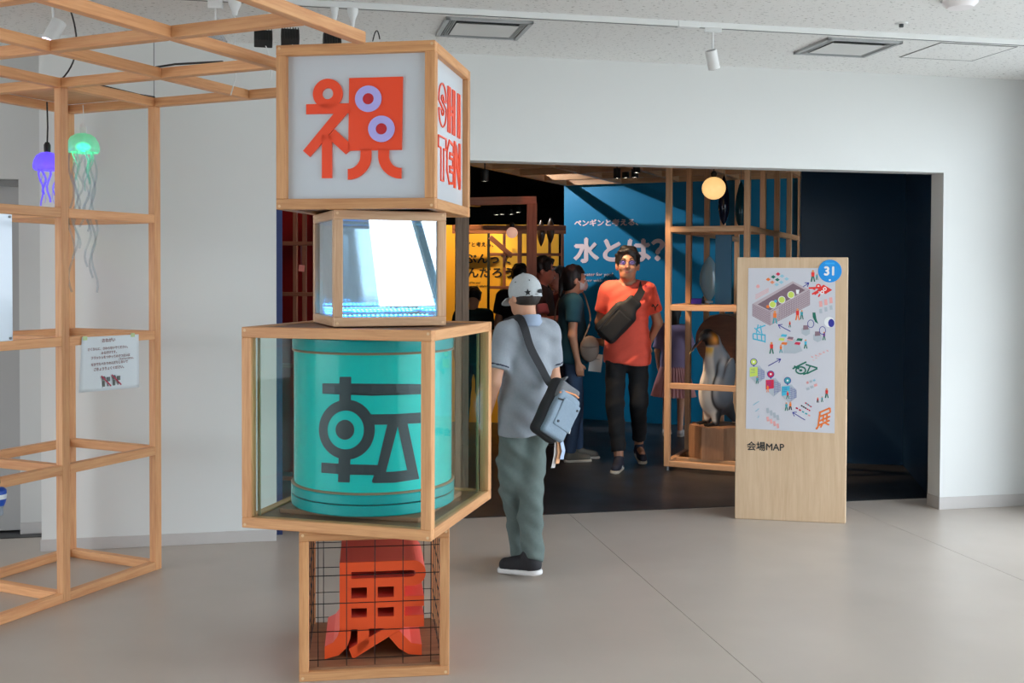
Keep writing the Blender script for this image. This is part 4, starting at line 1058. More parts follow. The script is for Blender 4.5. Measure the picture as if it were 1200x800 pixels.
# red display on the far left of the opening
M_REDW = mat('dark_red_panel', (150, 34, 34), rough=0.5, var=0.03)
rA, rB = at_y(300, 400, 8.6), at_y(372, 400, 8.3)
struct('wall_red', wall_strip([(rA.x, rA.y), (rB.x, rB.y)], 0, 2.6, 0.05), M_REDW, Matrix.Identity(4))
rf = empty('red_display', Matrix.Translation((rA.x, 8.0, 0)), 'timber frame in front of the dark red wall behind the tower', 'frame')
orf = rf.matrix_world.translation
def rv(px, z, Y): p = at_y(px, 300, Y); return Vector((p.x, p.y, z)) - orf
for px, Y in ((346, 7.95), (357, 8.2), (304, 7.95)): beam('post', rv(px, 0, Y), rv(px, 2.55, Y), 0.032, 0.04, W_RED, rf, up=(0, 1, 0))
for z_ in (1.82, 1.44, 0.9, 0.05, 2.5): beam('rail', rv(300, z_, 7.96), rv(372, z_, 7.9), 0.035, 0.03, W_RED, rf)
q_ = at_y(353, 318, 8.05)
e = empty('pink_card', Matrix.Translation(q_), 'small pink card hanging on the red display frame', 'card')
MB().cbox(-0.022, 0.022, -0.003, 0.003, 0.0, 0.05, 0.001).build('card_sheet', mat('pink_card_paper', (226, 130, 116), rough=0.6), e, M=Matrix.Rotation(0.12, 4, 'Y'))
MB().cyl((0, 0, 0.045), (0, 0, 1.82 - q_.z), 0.0015, n=6).build('thread', M_WIREG, e)

# ------------------------------------------------------------------ gallery lamps (each light has its fitting)
M_HOT = mat('lamp_hot', (255, 250, 240), emit=(255, 240, 220), estr=12.0)
def gal_spot(loc, target, energy, colr, size, label, blend=0.5, radius=0.04):
    loc, target = Vector(loc), Vector(target); d = (target - loc).normalized()
    e = empty('gallery_spotlight', Matrix.Translation(loc), label, 'spotlight', 'black spotlights on the gallery ceiling')
    MB().cyl(d * -0.14, d * -0.02, 0.04, 0.045, 18).build('spot_barrel', mat('black_metal', (38, 40, 40), rough=0.5), e, 40)
    MB().cyl(d * -0.021, d * -0.019, 0.034, n=18).build('spot_lens', M_HOT, e, 40)
    MB().cyl(d * -0.08, d * -0.08 + Vector((0, 0, 3.35 - (loc + d * -0.08).z)), 0.008, n=8).build('stem', mat('black_metal', (38, 40, 40)), e, 40)
    return spot('light_' + label[:18], loc, target, energy, colr, size, blend, radius)
WARM = (1.0, 0.70, 0.44); COOL = (0.9, 0.95, 1.0)
P_blue = MF @ Vector((-1.2, yB, 1.35))
gal_spot(MF @ Vector((-2.75, 1.25, 3.20)), P_blue, 210, COOL, 0.95, 'black spotlight over the canopy aimed at the blue wall', 0.35, 0.02)
gal_spot(MY @ Vector((0.15, -1.2, 2.95)), MY @ Vector((0.12, 0, 1.55)), 170, (1.0, 0.76, 0.38), 0.95, 'black spotlight aimed at the yellow wall')
gal_spot((-1.75, 7.6, 3.0), (-1.75, 8.4, 1.6), 14, (1.0, 0.5, 0.36), 1.0, 'black spotlight aimed at the dark red wall')
gal_spot(MF @ Vector((-0.95, -0.90, 3.1)), MF @ Vector((0.31, 0.36, 0.75)), 330, WARM, 0.55, 'black spotlight aimed at the penguin from over the canopy')
gal_spot(MF @ Vector((-0.9, -0.55, 3.1)), MF @ Vector((-0.25, -0.25, 1.2)), 130, WARM, 0.7, 'black spotlight over the man in the orange-red shirt')
gal_spot((0.15, 8.6, 3.1), (0.32, 9.3, 1.6), 26, (1.0, 0.42, 0.32), 0.9, 'black spotlight with reddish light over the visitors')
for (px, py, Y, wh) in ((582, 251.5, 21.0, 'first from the left over the yellow wall'), (588, 251, 21.3, 'second from the left over the yellow wall'), (599, 251, 20.8, 'third from the left over the yellow wall'), (607, 248.5, 20.0, 'nearest the reddish post over the yellow wall'), (723, 208.5, 10.0, 'leftmost under the canopy before the blue wall'), (733, 208, 10.15, 'small middle one under the canopy before the blue wall'), (744, 207.5, 10.0, 'lower right one under the canopy before the blue wall'), (746, 202, 9.7, 'upper right one under the canopy before the blue wall'), (568, 212, 9.0, 'alone at the upper left of the opening')):
    p = at_y(px, py, Y)
    e = empty('small_downlight', Matrix.Translation(p), 'tiny bright downlight, ' + wh, 'downlight', 'tiny gallery downlights')
    f_ = 1.9 if Y > 15 else 1.0
    MB().lathe([(0.0, 0.0), (0.026 * f_, 0.0)], 14).build('downlight_lens', M_HOT, e)
    MB().lathe([(0.026 * f_, -0.004), (0.034 * f_, 0.0), (0.034 * f_, 0.09), (0.0, 0.09)], 14).build('downlight_can', mat('black_metal', (38, 40, 40)), e, 40)
    MB().cyl((0, 0, 0.085), (0, 0, (ZTOP + 0.06 if 700 < px else 3.35) - p.z), 0.006, n=6).build('stem', MATS['black_metal'], e)
# ------------------------------------------------------------------ the map board
bLf, bRf = Vector((1.466, 6.880, 0)), Vector((2.158, 6.750, 0))
dB = (bRf - bLf); LB = dB.length; aB = math.atan2(dB.y, dB.x)
bd = empty('map_board', Matrix.Translation(bLf) @ Matrix.Rotation(aB, 4, 'Z'), 'pale birch plywood board with the floor map and number badge', 'sign board')
MBd = bd.matrix_world.copy(); HB = 1.712
W_BIRCH = wood('birch_plywood', (226, 196, 164), (210, 174, 138), stretch=(14, 1.2, 14), rough=0.45)
W_BIRCHV = wood('birch_ply_vertical', (226, 196, 162), (212, 178, 142), stretch=(12, 12, 0.9), rough=0.45)
MB().cbox(0.0, LB - 0.006, 0.0, 0.03, 0.0, HB, 0.004).build('front_board', W_BIRCHV, bd)
MB().cbox(0.02, LB, 0.031, 0.055, 0.0, 0.80, 0.004).build('rear_board', W_BIRCHV, bd)
MB().cbox(0.05, LB - 0.05, 0.056, 0.36, 0.0, 0.018, 0.002).build('foot_plate', W_BIRCHV, bd)
for x in (0.10, LB - 0.12):
    mb = MB(); mb.prism([(0.056, 0.018), (0.34, 0.018), (0.056, 0.9)], 0, 0.018); mb.build('brace', W_BIRCHV, bd, M=Matrix.Translation((x, 0, 0)) @ RIGHT)
nB2 = MBd.to_3x3() @ Vector((0, -1, 0)); MBi = MBd.inverted()
def bp(x, y): p = MBi @ on_plane(x, y, bLf, nB2); return (p.x, p.z)
# sheet
cs = [bp(877, 314), bp(979, 314), bp(978, 507.5), bp(874, 502)]
Ms = Matrix.Translation((0, -0.0008, 0)) @ FRONT
sheet_o = MB().prism(cs, 0, 0.001).build('map_sheet', mat('map_paper', (208, 207, 214), rough=0.5), bd, M=Ms)
def Z(x, y): return bp(860 + x / 6.664, 300 + y / 6.664)          # reading of the upper half
def Z2_(x, y): return bp(860 + x / 6.664, 410 + y / 6.664)        # reading of the lower half
PR = {n: mat('print_' + n, c, rough=0.5) for n, c in dict(mauve=(140, 112, 124), mauve_d=(128, 104, 114), mauve_l=(192, 176, 182), lime=(206, 224, 96), white=(240, 240, 240), navy=(44, 44, 150), red=(232, 50, 42), orange=(240, 122, 48), green=(16, 110, 92), teal=(60, 160, 170), cyan=(70, 184, 214), pink=(238, 170, 166), crimson=(214, 34, 74), peach=(242, 150, 110), palegrey=(180, 188, 196), blue=(20, 150, 232), skin=(232, 150, 90), violet=(116, 66, 140), paleb=(150, 200, 216), black=(30, 32, 34)).items()}
PN = list(PR); pr = MB(); lay = [0.0]
def P_(pts, c, rd=Z):
    lay[0] += 0.000004
    pr.prism([rd(x, y) for x, y in pts], 0.0012 + lay[0], 0.0013 + lay[0], mi=PN.index(c))
def Ln(x0, y0, x1, y1, w, c, rd=Z):
    dx, dy = x1 - x0, y1 - y0; L = math.hypot(dx, dy) or 1; nx, ny = -dy / L * w / 2, dx / L * w / 2
    P_([(x0 + nx, y0 + ny), (x0 - nx, y0 - ny), (x1 - nx, y1 - ny), (x1 + nx, y1 + ny)], c, rd)
def Ci(x, y, r, c, rd=Z, ry=None): P_(circle(x, y, r, ry or r, 18), c, rd)
def arrow(x0, y0, x1, y1, rd=Z):
    Ln(x0, y0, x1, y1, 6, 'navy', rd); a = math.atan2(y1 - y0, x1 - x0)
    for s in (2.55, -2.55): Ln(x1, y1, x1 + 34 * math.cos(a + s), y1 + 34 * math.sin(a + s), 6, 'navy', rd)
def man(x, y, h, top, low, rd=Z):
    Ci(x, y + h * .1, h * .1, 'skin', rd); P_([(x - h * .14, y + h * .2), (x + h * .14, y + h * .2), (x + h * .12, y + h * .58), (x - h * .12, y + h * .58)], top, rd)
    P_([(x - h * .11, y + h * .56), (x, y + h * .56), (x - h * .08, y + h), (x - h * .2, y + h)], low, rd); P_([(x, y + h * .56), (x + h * .11, y + h * .56), (x + h * .2, y + h), (x + h * .09, y + h)], low, rd)
# isometric gridded hall
P_([(146, 372), (460, 196), (592, 262), (592, 380), (278, 540), (146, 466)], 'mauve_l')
P_([(186, 376), (462, 214), (556, 266), (280, 424)], 'mauve_d')
P_([(146, 380), (280, 436), (280, 540), (146, 466)], 'mauve_l'); P_([(280, 436), (592, 270), (592, 380), (280, 540)], 'mauve_l')
for i in range(11): t = i / 10; Ln(146 + 134 * t, 376 + 60 * t, 146 + 134 * t, 466 + 74 * t, 4, 'mauve')
for i in range(25): t = i / 24; Ln(280 + 312 * t, 436 - 168 * t, 280 + 312 * t, 540 - 160 * t, 3, 'mauve')
for i in range(8):
    t = i / 7; Ln(146, 376 + 90 * t, 280, 436 + 104 * t, 3, 'mauve'); Ln(280, 436 + 104 * t, 592, 266 + 114 * t, 3, 'mauve')
for i in range(12): t = i / 11; Ln(186 + 276 * t, 376 - 162 * t, 280 + 276 * t, 424 - 158 * t, 2, 'mauve')
P_([(284, 440), (350, 406), (336, 500), (284, 536)], 'mauve_l')
for x, y in ((303, 378), (374, 341), (446, 302)): Ci(x, y, 29, 'white'); Ci(x, y, 24, 'lime')
Ci(265, 394, 13, 'orange'); Ci(326, 352, 12, 'cyan'); P_([(484, 262), (512, 262), (506, 296), (488, 296)], 'white')
man(617, 108, 92, 'red', 'green'); man(648, 138, 48, 'teal', 'green'); man(320, 426, 100, 'orange', 'teal'); man(497, 408, 92, 'red', 'orange'); man(530, 420, 74, 'teal', 'green'); man(437, 508, 48, 'red', 'green')
man(294, 670, 92, 'red', 'green'); man(367, 690, 66, 'orange', 'teal'); man(704, 590, 66, 'violet', 'green'); man(560, 650, 72, 'cyan', 'green')
arrow(540, 240, 586, 208); arrow(442, 588, 346, 536)
for x, y, c in ((345, 140, 'crimson'), (308, 162, 'green'), (268, 182, 'orange'), (340, 184, 'green'), (376, 156, 'paleb'), (412, 178, 'paleb'), (300, 204, 'peach'), (334, 222, 'paleb'), (370, 204, 'paleb')):
    P_([(x - 19, y), (x, y - 14), (x + 19, y), (x, y + 14)], c)
Ci(188, 236, 14, 'pink')
for k in range(3): Ln(168, 306 + 14 * k, 272, 252 + 12 * k, 4, 'pink')
# small copies of the title characters
Ci(660, 236, 20, 'red'); Ci(660, 236, 9, 'white'); Ln(584, 250, 700, 244, 14, 'red'); Ln(670, 262, 610, 298, 13, 'red'); Ln(636, 262, 606, 246, 12, 'red')
P_([(700, 222), (768, 264), (716, 296), (648, 266)], 'red'); Ci(710, 256, 15, 'white'); Ci(710, 256, 7, 'red'); Ci(690, 282, 15, 'white'); Ci(690, 282, 7, 'red'); Ln(660, 280, 630, 300, 12, 'red'); Ln(672, 296, 660, 318, 12, 'red')
for k in range(3): Ln(676 + 40 * k, 350 - 14 * k, 680 + 40 * k, 396 - 14 * k, 24, 'pink'); Ln(676 + 40 * k, 412 - 14 * k, 680 + 40 * k, 446 - 14 * k, 22, 'palegrey')
for pts in ([(172, 540), (206, 556), (150, 640), (246, 676)],):
    for (x0, y0, x1, y1, w) in ((190, 534, 176, 600, 9), (176, 566, 246, 540, 10), (206, 540, 222, 620, 9), (150, 604, 246, 616, 10), (150, 604, 152, 650, 9), (152, 646, 246, 668, 10), (180, 610, 184, 654, 9), (214, 614, 218, 660, 9), (244, 614, 244, 676, 9), (160, 560, 206, 600, 8)): Ln(x0, y0, x1, y1, w, 'cyan')
P_([(614, 440), (636, 440), (646, 496), (660, 530), (634, 512), (616, 476)], 'green')
for cx_, cy_, bx, by in ((600, 528, 562, 584), (692, 580, 654, 632)):
    P_([(bx - 34, by - 18), (bx, by - 40), (bx + 32, by - 18), (bx + 32, by + 22), (bx, by + 40), (bx - 34, by + 20)], 'palegrey'); P_([(bx - 20, by - 44), (bx + 16, by - 44), (bx + 22, by - 12), (bx - 22, by - 8)], 'mauve')
    for k in range(18):
        a0, a1 = 2 * PI * k / 18, 2 * PI * (k + 1) / 18; Ln(cx_ + 24 * math.cos(a0), cy_ + 30 * math.sin(a0), cx_ + 24 * math.cos(a1), cy_ + 30 * math.sin(a1), 5, 'navy')
Ci(744, 514, 40, 'white'); Ci(760, 522, 24, 'navy', ry=32)
P_([(386, 700), (440, 630), (500, 660), (536, 740), (480, 760), (386, 758)], 'palegrey')
for x, y, c in ((390, 620, 'cyan'), (372, 650, 'lime'), (392, 682, 'orange'), (512, 652, 'green'), (496, 682, 'crimson'), (440, 650, 'pink'), (440, 640, 'mauve')): P_([(x - 26, y + 6), (x - 14, y - 12), (x + 26, y - 8), (x + 18, y + 12)], c)
# lower half
R2 = Z2_
arrow(268, 124, 366, 70, R2); arrow(556, 546, 458, 486, R2)
for x, y, c in ((155, 92, 'lime'), (288, 188, 'crimson'), (419, 238, 'teal')):
    Ci(x, y, 28, 'navy', R2); Ci(x, y, 23, c, R2); P_([(x - 9, y + 24), (x + 9, y + 24), (x, y + 40)], 'navy', R2); Ci(x, y, 8, 'white', R2)
for x0, y0, c in ((124, 130, 'lime'), (250, 228, 'crimson'), (374, 278, 'cyan')):
    P_([(x0, y0 + 4), (x0 + 76, y0 - 10), (x0 + 116, y0 + 40), (x0 + 116, y0 + 90), (x0 + 60, y0 + 136), (x0, y0 + 80)], 'palegrey', R2)
    for k in range(6): Ln(x0 + 66 + k * 9, y0 + 4 + 4 * k, x0 + 66 + k * 9, y0 + 124 - 6 * k, 2, 'navy', R2); Ln(x0 + 60, y0 + 20 + 16 * k, x0 + 116, y0 + 40 + 10 * k, 2, 'navy', R2)
    P_([(x0, y0 + 6), (x0 + 62, y0 + 2), (x0 + 62, y0 + 70), (x0, y0 + 80)], c, R2)
    for k in range(3): Ln(x0 + 8, y0 + 20 + 14 * k, x0 + 40, y0 + 17 + 14 * k, 3, 'navy', R2)
man(182, 204, 58, 'teal', 'green', R2); man(264, 276, 54, 'orange', 'peach', R2); man(420, 318, 62, 'red', 'green', R2); man(410, 408, 66, 'teal', 'green', R2); man(441, 402, 66, 'orange', 'black', R2); man(725, 298, 76, 'red', 'green', R2); man(655, 368, 42, 'red', 'black', R2); man(689, 362, 44, 'teal', 'green', R2)
for (x0, y0, x1, y1, w) in ((458, 146, 566, 92, 12), (470, 124, 510, 148, 12), (560, 112, 652, 140, 12), (652, 144, 570, 184, 12), (596, 124, 570, 180, 11), (540, 190, 578, 178, 12), (556, 130, 500, 180, 0.5)): Ln(x0, y0, x1, y1, w, 'green', R2)
for k in range(20):
    a0, a1 = 2 * PI * k / 20, 2 * PI * (k + 1) / 20; Ln(522 + 38 * math.cos(a0), 158 + 27 * math.sin(a0), 522 + 38 * math.cos(a1), 158 + 27 * math.sin(a1), 12, 'green', R2)
Ci(522, 158, 13, 'green', R2, 9)
for (x0, y0, x1, y1) in ((664, 490, 750, 452), (668, 520, 752, 486), (662, 556, 752, 516), (656, 590, 748, 548), (672, 488, 658, 596), (658, 596, 642, 618), (700, 506, 696, 560), (728, 492, 724, 552), (750, 452, 752, 486), (690, 580, 676, 604), (706, 566, 744, 584)): Ln(x0, y0, x1, y1, 13, 'orange', R2)
for k in range(3): Ln(570 + 26 * k, 246 - 8 * k, 580 + 26 * k, 262 - 10 * k, 18, ('pink', 'palegrey', 'paleb')[k], R2); Ln(566 + 30 * k, 306 - 14 * k, 590 + 30 * k, 298 - 14 * k, 20, ('palegrey', 'palegrey', 'pink')[k], R2)
for k in range(5): Ln(556 + 10 * k, 410 + 7 * k, 566 + 10 * k, 416 + 7 * k, 10, ('crimson', 'teal')[k % 2], R2); Ln(524 + 15 * k, 432 + 9 * k, 536 + 15 * k, 438 + 9 * k, 10, ('black', 'crimson')[k // 3], R2); Ln(484 + 24 * k, 450 + 14 * k, 500 + 24 * k, 458 + 14 * k, 11, ('crimson', 'crimson', 'teal', 'teal', 'pink')[k], R2)
for k in range(4): Ln(262 + 26 * k, 452 + 18 * k, 268 + 26 * k, 492 + 18 * k, 20, 'palegrey', R2); Ln(262 + 26 * k, 520 + 18 * k, 268 + 26 * k, 556 + 18 * k, 18, 'pink', R2)
for k in range(3): Ln(150 + 18 * k, 430 + 50 * k, 196, 400 + 56 * k, 6, 'paleb', R2)
for k in range(5): Ln(604 + 30 * k, 50 - 12 * k, 618 + 30 * k, 58 - 12 * k, 8, 'pink', R2); Ln(616 + 20 * k, 78 - 16 * k, 628 + 20 * k, 80 - 16 * k, 5, 'pink', R2)
po = pr.build('map_print', [PR[n] for n in PN], sheet_o); po['kind'] = 'stuff'
# badge
cb = bp(972.5, 317.5)
bg = MB().lathe([(0, 0.003), (0.071, 0.003), (0.073, 0.0015), (0.073, 0)], 40).build('number_badge', PR['blue'], bd, 30, M=Matrix.Translation((cb[0], -0.0018, cb[1])) @ FRONT)
text_mesh('badge_number', '31', 0.078, PR['white'], bg, Matrix.Translation((0.0, -0.026, 0.0034)), depth=0.0008, bold=0.003, align='CENTER')
MB().box(-0.030, 0.028, 0.044, 0.054, 0.003, 0.0034).build('badge_band', mat('print_light_blue', (50, 176, 244), rough=0.5), bg)
MB().box(-0.006, 0.006, -0.062, -0.052, 0.003, 0.0036).build('badge_mark', PR['white'], bg)
t0 = bp(875, 526); t1 = bp(919, 526)
tx = text_mesh('board_title', '会場MAP', 0.062, mat('black_vinyl', (40, 40, 42), rough=0.5), bd, Matrix.Translation((t0[0], -0.001, t0[1] - 0.002)) @ FRONT, depth=0.001, bold=0.0013)
wd_ = max(v.co.x for v in tx.data.vertices)
for v in tx.data.vertices: v.co.x *= (t1[0] - t0[0]) / wd_
# ------------------------------------------------------------------ organic bodies: distance fields -> one continuous surface
def sd_cone(P, a, b, r1, r2):
    a = np.asarray(a, np.float32); b = np.asarray(b, np.float32); ab = b - a
    t = np.clip(((P - a) @ ab) / max(float(ab @ ab), 1e-9), 0, 1)
    d = P - a - t[:, None] * ab
    return np.sqrt((d * d).sum(1)) - (r1 + (r2 - r1) * t)
def sd_ell(P, c, r, R=None):
    p = P - np.asarray(c, np.float32)
    if R is not None: p = p @ np.asarray(R, np.float32)
    r = np.asarray(r, np.float32)
    k0 = np.sqrt(((p / r) ** 2).sum(1)); k1 = np.sqrt(((p / (r * r)) ** 2).sum(1))
    return k0 * (k0 - 1) / np.maximum(k1, 1e-6)
def sd_plane(P, p, n):
    n = np.asarray(n, np.float32); n = n / np.linalg.norm(n)
    return (P - np.asarray(p, np.float32)) @ n
def smin(a, b, k):
    h = np.clip(0.5 + 0.5 * (b - a) / k, 0, 1)
    return b * (1 - h) + a * h - k * h * (1 - h)
def smax(a, b, k): return -smin(-a, -b, k)

def surface(fn, lo, hi, h, zfine=None):
    """surface nets over the field fn; zfine = (z from which the grid is finer, finer step)"""
    xs = np.arange(lo[0], hi[0] + h, h if zfine is None else min(h, zfine[1] * 1.25)); ys = np.arange(lo[1], hi[1] + h, h if zfine is None else min(h, zfine[1] * 1.25))
    if zfine: zs = np.concatenate([np.arange(lo[2], zfine[0], h), np.arange(zfine[0], hi[2] + zfine[1], zfine[1])])
    else: zs = np.arange(lo[2], hi[2] + h, h)
    X, Y, Z_ = np.meshgrid(xs, ys, zs, indexing='ij')
    P = np.stack([X.ravel(), Y.ravel(), Z_.ravel()], 1).astype(np.float32)
    Fv = np.empty(len(P), np.float32)
    for i in range(0, len(P), 200000): Fv[i:i + 200000] = fn(P[i:i + 200000])
    Fv = Fv.reshape(X.shape); ins = Fv < 0
    nx, ny, nz = Fv.shape
    cnt = sum(ins[a:nx - 1 + a, b:ny - 1 + b, c:nz - 1 + c].astype(np.int8) for a in (0, 1) for b in (0, 1) for c in (0, 1))
    act = (cnt > 0) & (cnt < 8)
    ci = np.argwhere(act); idx = -np.ones(act.shape, np.int64); idx[act] = np.arange(len(ci))
    acc = np.zeros((len(ci), 3)); num = np.zeros(len(ci))
    G = [xs, ys, zs]
    for ax in range(3):
        for o1 in (0, 1):
            for o2 in (0, 1):
                off = [0, 0, 0]; oth = [k for k in range(3) if k != ax]; off[oth[0]] = o1; off[oth[1]] = o2
                A0 = ci + off; B0 = A0.copy(); B0[:, ax] += 1
                f0 = Fv[A0[:, 0], A0[:, 1], A0[:, 2]]; f1 = Fv[B0[:, 0], B0[:, 1], B0[:, 2]]
                cr = (f0 < 0) != (f1 < 0); t = np.where(cr, f0 / np.where(cr, f0 - f1, 1), 0)
                p = np.stack([G[k][A0[:, k]] for k in range(3)], 1); q = np.stack([G[k][B0[:, k]] for k in range(3)], 1)
                acc += np.where(cr[:, None], p + (q - p) * t[:, None], 0); num += cr
    V = acc / np.maximum(num, 1)[:, None]
    Q = []
    for ax in range(3):
        s0 = [slice(None)] * 3; s1 = [slice(None)] * 3; s0[ax] = slice(0, -1); s1[ax] = slice(1, None)
        a_, b_ = ins[tuple(s0)], ins[tuple(s1)]
        u, v = (ax + 1) % 3, (ax + 2) % 3
        for flip, msk in ((False, a_ & ~b_), (True, ~a_ & b_)):
            e = np.argwhere(msk)
            e = e[(e[:, u] > 0) & (e[:, v] > 0) & (e[:, u] < act.shape[u]) & (e[:, v] < act.shape[v])]
            if not len(e): continue
            def cell(du, dv):
                c = e.copy(); c[:, u] += du; c[:, v] += dv; return idx[c[:, 0], c[:, 1], c[:, 2]]
            q4 = np.stack([cell(-1, -1), cell(0, -1), cell(0, 0), cell(-1, 0)], 1)
            if flip: q4 = q4[:, ::-1]
            Q.append(q4[(q4 >= 0).all(1)])
    return V, (np.concatenate(Q) if Q else np.zeros((0, 4), int))

def sdf_object(name, fn, lo, hi, h, m, parent=None, zfine=None, relax=1):
    V, Q = surface(fn, lo, hi, h, zfine)
    for _ in range(relax):                                   # even the net out
        s = np.zeros_like(V); n = np.zeros(len(V))
        for a, b in ((0, 1), (1, 2), (2, 3), (3, 0)):
            np.add.at(s, Q[:, a], V[Q[:, b]]); np.add.at(n, Q[:, a], 1); np.add.at(s, Q[:, b], V[Q[:, a]]); np.add.at(n, Q[:, b], 1)
        V = 0.5 * V + 0.5 * s / np.maximum(n, 1)[:, None]
    me = bpy.data.meshes.new(name)
    me.vertices.add(len(V)); me.vertices.foreach_set('co', V.astype(np.float32).ravel())
    me.loops.add(len(Q) * 4); me.loops.foreach_set('vertex_index', Q.astype(np.int32).ravel())
    me.polygons.add(len(Q)); me.polygons.foreach_set('loop_start', np.arange(0, len(Q) * 4, 4, dtype=np.int32))
    me.polygons.foreach_set('use_smooth', np.ones(len(Q), bool))
    me.update(calc_edges=True); me.validate()
    for mm in (m if isinstance(m, (list, tuple)) else [m]): me.materials.append(mm)
    return link(bpy.data.objects.new(name, me), parent)

def folds(P, amp, seed, f=1.0):
    s = seed * 1.7
    return amp * (np.sin(P[:, 0] * 31 * f + P[:, 2] * 19 * f + s) * np.sin(P[:, 1] * 27 * f - P[:, 2] * 23 * f + 2 * s) + 0.6 * np.sin(P[:, 2] * 47 * f + P[:, 0] * 22 * f + 3 * s) * np.sin(P[:, 1] * 18 * f + s))

M_SKIN = mat('skin', (206, 152, 122), rough=0.5, sss=0.08)
M_SKIND = mat('tan_skin', (186, 132, 104), rough=0.5, sss=0.08)
M_HAIR = mat('black_hair', (26, 22, 21), rough=0.45, bump=0.3, bscale=120)
M_EYEW = mat('eye_white', (230, 228, 224), rough=0.2); M_EYEB = mat('eye_iris', (30, 22, 18), rough=0.2)
M_LIP = mat('lips', (164, 92, 84), rough=0.45); M_BROW = mat('eyebrow', (30, 24, 22), rough=0.7)

def rotz(a): c, s = math.cos(a), math.sin(a); return np.array([[c, -s, 0], [s, c, 0], [0, 0, 1]])
def rotx(a): c, s = math.cos(a), math.sin(a); return np.array([[1, 0, 0], [0, c, -s], [0, s, c]])
def roty(a): c, s = math.cos(a), math.sin(a); return np.array([[c, 0, s], [0, 1, 0], [-s, 0, c]])

def hand_prims(wrist, d, nrm, side, curl=0.5, sc=1.0):
    """palm and five unequal fingers; d along the forearm, nrm out of the palm, side = thumb direction"""
    w = np.array(wrist, float); d = np.array(d, float); d /= np.linalg.norm(d)
    nrm = np.array(nrm, float); nrm -= d * (nrm @ d); nrm /= np.linalg.norm(nrm); s = np.cross(d, nrm); s = s if s @ np.array(side) > 0 else -s
    out = []
    palm0, palm1 = w + d * 0.015 * sc, w + d * 0.075 * sc
    for o in (-0.024, -0.008, 0.008, 0.024): out.append((palm0 + s * o * 0.7 * sc, palm1 + s * o * sc, 0.014 * sc, 0.0115 * sc))
    for o, L in ((0.027, 0.066), (0.0095, 0.076), (-0.009, 0.070), (-0.026, 0.054)):
        b = palm1 + s * o * sc; L *= sc; c1 = curl * 0.7; c2 = curl * 1.5
        k = b + (d * math.cos(c1) + nrm * math.sin(c1)) * L * 0.5; t = k + (d * math.cos(c2) + nrm * math.sin(c2)) * L * 0.5
        out += [(b, k, 0.0092 * sc, 0.0085 * sc), (k, t, 0.0085 * sc, 0.007 * sc)]
    b = w + d * 0.025 * sc + s * 0.024 * sc; k = b + (d * 0.6 + s * 0.62 + nrm * 0.3) * 0.036 * sc; t = k + (d * 0.85 + s * 0.2 + nrm * 0.35) * 0.030 * sc
    out += [(b, k, 0.0115 * sc, 0.010 * sc), (k, t, 0.010 * sc, 0.008 * sc)]
    return out

DEF = dict(hipL=(-.085, 0, .90), hipR=(.085, 0, .90), kneeL=(-.095, .015, .49), kneeR=(.095, .015, .49), ankL=(-.10, -.02, .085), ankR=(.10, -.02, .085),
           shL=(-.170, -.015, 1.375), shR=(.170, -.015, 1.375), elL=(-.215, -.03, 1.10), elR=(.215, -.03, 1.10), wrL=(-.215, .04, .87), wrR=(.215, .04, .87), head=(0, .025, 1.575), neck=(0, -.015, 1.42))
UP = np.array([0, 0, 1.0])

